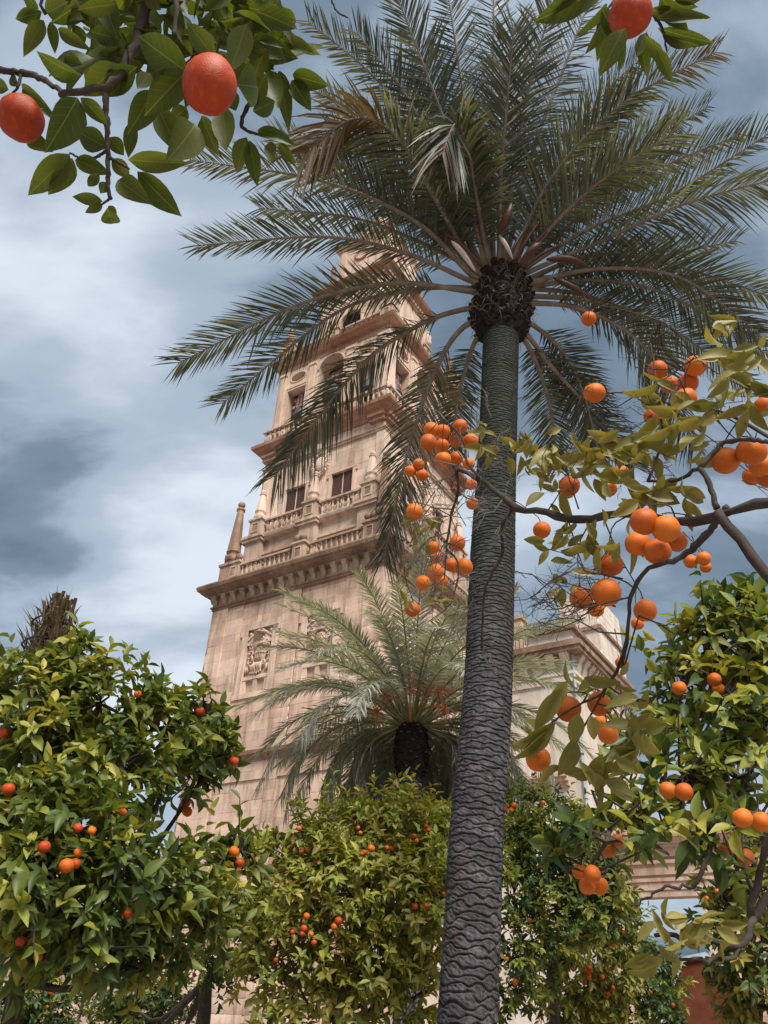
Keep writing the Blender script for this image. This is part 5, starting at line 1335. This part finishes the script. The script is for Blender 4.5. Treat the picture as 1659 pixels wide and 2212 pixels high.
for a in [(1350,1225,2.4,-1,.15,.14),(1360,1290,2.25,-1,.25,.15),(1356,1370,2.28,-1,-.15,.15),(1345,1250,2.3,-1,-.3,.17),(1250,1300,2.3,-1,.2,.13),(1240,1230,2.4,-1,.35,.14),(1330,1310,2.3,-1,-.1,.12),(1310,1480,2.3,.8,.4,.1),(1290,1520,2.3,.9,.5,.1),(1380,1330,2.3,1,.5,.12),(1290,980,2.9,-1,-.2,.14),(1380,850,2.8,-1,.2,.16),(1500,880,2.55,-.5,-1,.14),(1415,800,2.7,-.8,-.5,.15),(1420,830,2.7,.8,-.5,.15),(1250,1100,2.7,-.2,-1,.12),(1180,1000,3.0,-.6,-.7,.12)]: bare(*a, r_=.0028, mat=M_BARK)
for _ in range(34):
    x = g.uniform(885,1010); y = g.uniform(1030,1310); bare(x, y, 3.45+.1*g.normal(), -.3+g.normal(), g.normal(), g.uniform(.07,.13), 2, .0024)
for _ in range(12):
    x = g.uniform(1010,1110); y = g.uniform(900,1090); bare(x, y, 3.25+.05*g.normal(), g.normal()*.6, -1+.4*g.normal(), g.uniform(.06,.11), 2, .0022)
for _ in range(22):
    x = g.uniform(1170,1350); y = g.uniform(1180,1380); bare(x, y, 2.4+.1*g.normal(), -1+.5*g.normal(), g.normal()*.5, g.uniform(.08,.14), 2, .0018, M_BARK)
for _ in range(34):
    x = g.uniform(1150,1620); y = g.uniform(780,1060); bare(x, y, 2.7+.1*g.normal(), g.normal(), g.normal(), g.uniform(.07,.13), 2, .0016, M_BARK)
# fruit stalks: every near orange hangs from the closest wood
LQ = np.array(LIMBPTS); nn = sum(len(c[1]) for c in CL)
for c, r_, *_ in ORG[:nn]:
    top = c + np.array([0,0,r_*.95]); dd = np.linalg.norm(LQ-top, axis=1) + .6*np.clip(top[2]-LQ[:,2], 0, None); k_ = int(np.argmin(dd))
    e_ = LQ[k_] if dd[k_] < .45 else top + np.array([g.normal()*.05, g.normal()*.05, .16])
    m_ = (top+e_)/2 + g.normal(size=3)*.018 + np.array([0,0,.02])
    part('fruit_twig', MB().tube(spline([top-np.array([0,0,.008]), top+np.array([0,0,.015]), m_, e_], 8), [.0022,.002,.002,.002,.0022,.0024,.0026,.003], 5), M_BARK, near)
# individual leaves of the near tree (olive yellow, each a part)
LP=[];LX=[];LZ=[];LN=[];LW=[]
def addleaf(bx,by,tx,ty,d,wf=.42,roll=None,dd=0.0):
    b = at(bx,by,d); t = at(tx,ty,d+dd); x = t-b; l_ = np.linalg.norm(x); v = nrm(CAM-(b+t)/2)
    r_ = g.normal()*.5 if roll is None else roll
    s_ = nrm(np.cross(x, v)); z = v*math.cos(r_)+s_*math.sin(r_)
    LP.append(b);LX.append(x);LZ.append(z);LN.append(l_);LW.append(l_*wf)
def spray(x, y, d, n_, spread=34, ln=(42,62)):
    for _ in range(int(n_*1.6)):
        a = g.uniform(0, 6.28); bx = x+spread*.6*g.normal(); by = y+spread*.6*g.normal(); l_ = g.uniform(*ln)*1.15
        addleaf(bx, by, bx+l_*math.cos(a), by+l_*math.sin(a)*.8+l_*.15, d+g.normal()*.05, g.uniform(.34,.46), g.normal()*.7, g.normal()*.03)
for a in [(1060,975,3.3,7,26,(24,36)),(1045,915,3.3,3,16,(22,32)),(1140,960,3.0,9,28,(28,44)),(1200,1000,2.9,9,30,(30,48)),(1160,1010,3.0,6,26,(26,40)),(1280,985,2.7,9,30,(36,56)),(1330,960,2.6,8,30,(38,58)),(1260,1040,2.7,7,28,(34,52)),(1340,1030,2.5,7,30,(40,58)),(1200,1060,2.9,6,30,(28,44)),
          (1400,970,2.5,8,28,(42,60)),(1440,900,2.5,8,30,(42,60)),(1480,960,2.4,8,34,(44,66)),(1540,890,2.4,8,34,(46,66)),(1420,850,2.6,5,22,(40,56)),(1590,800,2.3,8,32,(48,68)),(1620,870,2.3,7,32,(46,66)),(1560,760,2.5,6,26,(44,60)),(1540,700,2.6,2,14,(40,56)),(1640,760,2.3,4,20,(44,60)),(1580,700,2.7,3,18,(36,50)),
          (1420,1060,2.35,6,26,(44,64)),(1380,1090,2.35,4,22,(44,64)),(1470,1080,2.3,5,24,(44,62)),(1300,1160,2.4,6,28,(44,62)),(1350,1180,2.3,5,24,(46,66)),(1230,1150,2.7,6,28,(34,50)),(1190,1190,2.7,5,24,(30,46)),(1220,1260,2.5,4,22,(30,46)),(1290,1240,2.3,3,16,(40,56)),
          (1250,1470,2.3,2,20,(52,74)),(1180,1590,2.3,3,22,(52,78)),(1330,1640,2.3,5,26,(52,74)),(1370,1570,2.3,5,24,(50,70)),(1220,1660,2.3,3,22,(50,72)),(1290,1690,2.3,4,22,(46,70)),(1380,1520,2.3,4,24,(44,62)),(1360,1620,2.3,5,24,(46,64)),
          (910,1170,3.5,3,14,(22,32)),(940,1130,3.5,3,14,(22,32)),(960,1290,3.3,4,16,(20,30)),(880,1290,3.1,2,8,(22,32)),(900,1130,3.4,2,10,(20,30)),(1450,2010,2.8,8,34,(44,64)),(1520,2000,2.8,6,30,(44,60)),(1430,2060,2.8,4,24,(44,60))]: spray(*a)
for a in [(1225,1470,1180,1545,2.28,.34),(1215,1490,1150,1580,2.28,.34),(1200,1560,1130,1615,2.28,.36),(1190,1575,1110,1645,2.28,.34),(1250,1540,1235,1610,2.24,.5),(1275,1545,1285,1600,2.22,.55),(1340,1460,1360,1430,2.28,.4),(1300,1640,1290,1720,2.28,.45),(1240,1590,1215,1690,2.26,.4)]: addleaf(*a)
LP=np.array(LP);LX=np.array(LX);LZ=np.array(LZ);LN=np.array(LN);LW=np.array(LW)
kp = clear_mask(LP,.15,.6,0) & clear_mask(LP+LX*.6,.15,.7,0); leaves(near, LP[kp],LX[kp],LZ[kp],LN[kp],LW[kp], M_LEAFN, 2, 55, 300)

# --- overhead branches (tree beside the camera at left)
over = thing('orange_tree', 'overhead orange branch with large dark leaves across the top left sky', 'orange tree', (-1.9,-.3,0), group='orange trees in the courtyard')
ofork = np.array([-1.7,-.1,1.9]); trunk(over, (-1.9,-.3,0), ofork, .09, .06)
otop = at(330,-520,1.35)
limb([ofork, np.array([-1.4,0.0,2.6]), otop, at(380,-200,1.3), at(330,-40,1.25)], .03, .014, over)
limb([at(330,-40,1.25),(290,100,1.22),(245,180,1.2),(200,190,1.2),(130,205,1.22)], .009, .005, over)
limb([(0,150,1.35),(40,155,1.33),(75,163,1.3),(140,200,1.22)], .006, .004, over); limb([np.array([-1.4,0.0,2.6]),(-160,120,1.45),(0,150,1.35)], .014,.006, over)
limb([(228,190,1.2),(230,250,1.2),(233,330,1.2),(234,400,1.2),(240,430,1.2)], .0055, .003, over)
limb([(45,160,1.32),(40,185,1.3),(25,205,1.3)], .003, .002, over)
limb([(233,325,1.2),(190,345,1.2),(150,330,1.2)], .003, .0015, over); limb([(236,340,1.2),(280,365,1.2)], .003, .0015, over)
limb([(236,430,1.2),(215,445,1.2),(205,455,1.2)], .002, .001, over)
limb([at(380,-200,1.3),(380,0,1.2),(378,80,1.18)], .008, .003, over); limb([at(470,-200,1.4),(527,10,1.4),(548,60,1.4),(552,160,1.4)], .012, .006, over)
limb([at(380,-200,1.3), at(470,-200,1.4)], .012, .012, over)
limb([(552,70,1.4),(575,110,1.4),(590,150,1.4)], .004, .002, over); limb([(540,220,1.4),(522,262,1.4),(530,280,1.4),(590,300,1.4)], .004, .002, over)
limb([(335,60,1.25),(300,100,1.22)], .004,.002, over); limb([at(470,-200,1.4),(240,-60,1.4),(95,-10,1.4),(98,30,1.4)], .006,.003, over)
limb([at(700,-60,1.6),(720,10,1.6),(735,30,1.6),(752,38,1.6)], .003,.0015, over, name='bare_twig'); limb([at(470,-200,1.4),at(700,-60,1.6)], .008,.003, over)
LP=[];LX=[];LZ=[];LN=[];LW=[]
def q4(ax_, ay_, bx, by, w_, d=1.2, roll=None):
    k = .46296; l_ = math.hypot(bx-ax_, by-ay_); addleaf(ax_*k, ay_*k, bx*k, by*k, d, w_/l_, g.normal()*.25 if roll is None else roll, g.normal()*.02)
for a in [(195,55,68,95,75,1.4),(205,95,112,240,78,1.4),(235,100,262,245,60,1.4),(270,135,418,232,55,1.4),(215,60,330,10,60,1.4),(180,40,110,-30,60,1.4),(380,350,155,285,125),(385,300,262,262,60),(362,455,222,712,160,1.15),(375,455,505,580,85,1.15),(560,300,385,445,130),(640,310,470,450,110),(880,340,612,152,165,1.12),
          (860,345,690,510,140,1.14),(720,420,600,625,120,1.16),(1005,270,860,95,110,1.12),(1150,110,1070,345,120,1.2),(1105,395,1242,405,140,1.16),(1250,330,1300,520,90,1.35),(1300,330,1350,585,75,1.4),(1365,350,1530,400,80,1.4),(1360,375,1450,512,85,1.4),(1370,165,1480,272,60,1.4),(1380,90,1280,45,60,1.4),(1330,100,1395,112,40,1.4),
          (1165,500,1245,345,110,1.3),(1150,640,1095,798,90,1.35),(1165,655,1200,868,80,1.35),(1200,610,1372,655,65,1.35),(1260,660,1266,775,52,1.35),(1300,665,1377,772,55,1.35),(1040,500,1062,718,100,1.2),(940,540,1002,712,90,1.2),(912,580,820,722,100,1.2),(740,510,832,700,110,1.2),(500,690,355,610,110,1.2),(510,640,580,720,80,1.2),
          (325,718,138,912,125,1.18),(338,738,240,922,105,1.18),(350,745,495,800,80,1.2),(597,745,870,768,100,1.18),(640,800,830,1010,125,1.18),(550,840,672,922,85,1.18),(462,805,405,880,48,1.2),(480,940,338,918,62,1.2),(478,950,402,992,45,1.2),(500,970,535,1080,68,1.18),(505,960,545,1005,45,1.2),(500,850,468,905,50,1.2),(520,740,610,830,80,1.2),
          (40,420,-30,380,60,1.33),(90,400,30,320,60,1.33),(120,640,232,695,70,1.33),(100,400,235,540,40,1.35),(1180,520,1290,470,90,1.3),(1060,420,1100,520,90,1.2),(700,340,640,420,70,1.2),(620,560,600,740,70,1.25),(870,500,800,570,80,1.22),(1230,190,1330,260,70,1.4),(1180,150,1240,60,60,1.4),(1300,180,1390,200,70,1.4)]: q4(*a)
for _ in range(225):
    x = g.uniform(380,1330); y = g.uniform(-160,330)*(1 if x < 1150 else .9); a = g.uniform(0,6.28); l_ = g.uniform(120,230)
    q4(x, y, x+l_*math.cos(a), y+l_*math.sin(a)*.8+30, l_*g.uniform(.42,.55), g.uniform(1.22,1.5), g.normal()*.6)
LP=np.array(LP);LX=np.array(LX);LZ=np.array(LZ);LN=np.array(LN);LW=np.array(LW)
kp = clear_mask(LP,.3,.8,0) & clear_mask(LP+LX*.6,.3,.9,0); leaves(over, LP[kp],LX[kp],LZ[kp],LN[kp],LW[kp], M_LEAFT, 2, 56, 300)

over2 = thing('orange_tree', 'overhead orange sprig with dark leaves at the top right corner', 'orange tree', (2.2,-.5,0), group='orange trees in the courtyard')
of2 = np.array([2.0,-.3,2.0]); trunk(over2, (2.2,-.5,0), of2, .08, .05)
limb([of2, np.array([1.5,.0,3.0]), at(1420,-320,1.7), at(1390,-60,1.6), at(1385,20,1.55)], .022, .006, over2)
limb([at(1390,-60,1.6),(1320,10,1.55),(1290,60,1.55)], .004,.002, over2); limb([(1388,0,1.57),(1430,60,1.57),(1440,110,1.57)], .004,.002, over2)
LP=[];LX=[];LZ=[];LN=[];LW=[]
for a in [(1275,-12,1156,48,.40),(1335,18,1285,108,.45),(1312,8,1238,72,.42),(1350,60,1295,152,.44),(1392,75,1448,137,.35),(1396,70,1372,128,.4),(1420,40,1532,44,.3),(1420,60,1545,102,.25),(1430,70,1502,112,.35),(1400,20,1478,36,.35),(1380,85,1402,155,.4),(1420,105,1452,178,.35),(1330,70,1347,142,.4),(1302,60,1272,112,.4),(1340,90,1310,155,.38),(1260,-20,1190,20,.4),(1440,0,1510,10,.4),(1450,-10,1530,-5,.4),(1300,-20,1250,30,.4),(1425,-10,1480,70,.4),(1410,90,1430,150,.38),(1340,20,1320,80,.4),(1300,20,1345,100,.42),(1440,50,1495,85,.35)]:
    addleaf(a[0],a[1],a[2],a[3],1.55+g.normal()*.05,a[4])
LP=np.array(LP);LX=np.array(LX);LZ=np.array(LZ);LN=np.array(LN);LW=np.array(LW)
kp = clear_mask(LP+LX*.6,.3,.6,0); leaves(over2, LP[kp],LX[kp],LZ[kp],LN[kp],LW[kp], M_LEAFT, 2, 57, 300)

# ---------------- build the oranges
def orange_mesh(mat):
    g_ = np.random.default_rng(3); mb = MB().ball((0,0,0), 1, 22, 14)
    V = np.array(mb.v); r_ = np.linalg.norm(V, axis=1)
    top = np.exp(-((V[:,2]-1)/.12)**2); bot = np.exp(-((V[:,2]+1)/.06)**2)
    V *= (1 + .012*np.sin(V[:,0]*5+V[:,1]*4)[:,None] + .010*np.sin(V[:,1]*7-V[:,2]*5)[:,None] - .07*top[:,None] - .04*bot[:,None]); mb.v = [tuple(p) for p in V]
    return mb.mesh('orange', mat, True)
OM = {m.name: orange_mesh(m) for m in (M_ORANGE, M_ORANGER)}
CALY = MB().lathe([(.16,.93),(.20,.96),(.05,1.02),(.04,1.25),(.03,1.5)], 6).mesh('stem', M_LEAFD)
for i, (c, r_, lab, grp, mat) in enumerate(ORG):
    g = np.random.default_rng(900+i); tall = TOPOR[0][3] if 'top left' in lab and 'large' in lab else 1.0
    o = ob('orange', OM[mat.name], label=lab, category='orange', group=grp)
    o.location = tuple(map(float, c)); o.scale = (r_*g.uniform(.97,1.03), r_*g.uniform(.97,1.03), r_*g.uniform(.93,1.0)*tall)
    o.rotation_euler = (g.normal()*.3, g.normal()*.3, g.uniform(0,6.28))
    ob('stem', CALY, o)

# ================================================================== LAMP POST
lp = ground(at(168, 2212, 27)); lz = at(168, 2140, 27)[2]
lamp = thing('street_lamp', 'small dark lantern on a post between the bushes at lower left', 'lamp', lp)
M_GLASS = Mat('lamp_glass').bsdf((.75,.72,.66), .25, .5)
part('post', MB().lathe([(.16,0),(.16,.3),(.09,.5),(.06,.7),(.05,lz-.35),(.09,lz-.3),(.07,lz-.22)], 10, c=lp), M_IRON, lamp, True)
part('lantern_glass', MB().lathe([(.13,-.2),(.22,.25),(.2,.26)], 6, c=(lp[0],lp[1],lz)), M_GLASS, lamp)
part('lantern_cap', MB().lathe([(.27,.27),(.24,.33),(.1,.46),(.05,.5),(.06,.56),(.01,.62)], 6, c=(lp[0],lp[1],lz)), M_IRON, lamp)
part('lantern_frame', MB().lathe([(.15,-.24),(.15,-.20),(.06,-.22)], 6, c=(lp[0],lp[1],lz)), M_IRON, lamp)
for k in range(6):
    an = 2*math.pi*(k+.5)/6; part('lantern_bar', MB().tube([(lp[0]+.135*math.cos(an),lp[1]+.135*math.sin(an),lz-.2),(lp[0]+.228*math.cos(an),lp[1]+.228*math.sin(an),lz+.26)], .014, 4), M_IRON, lamp)
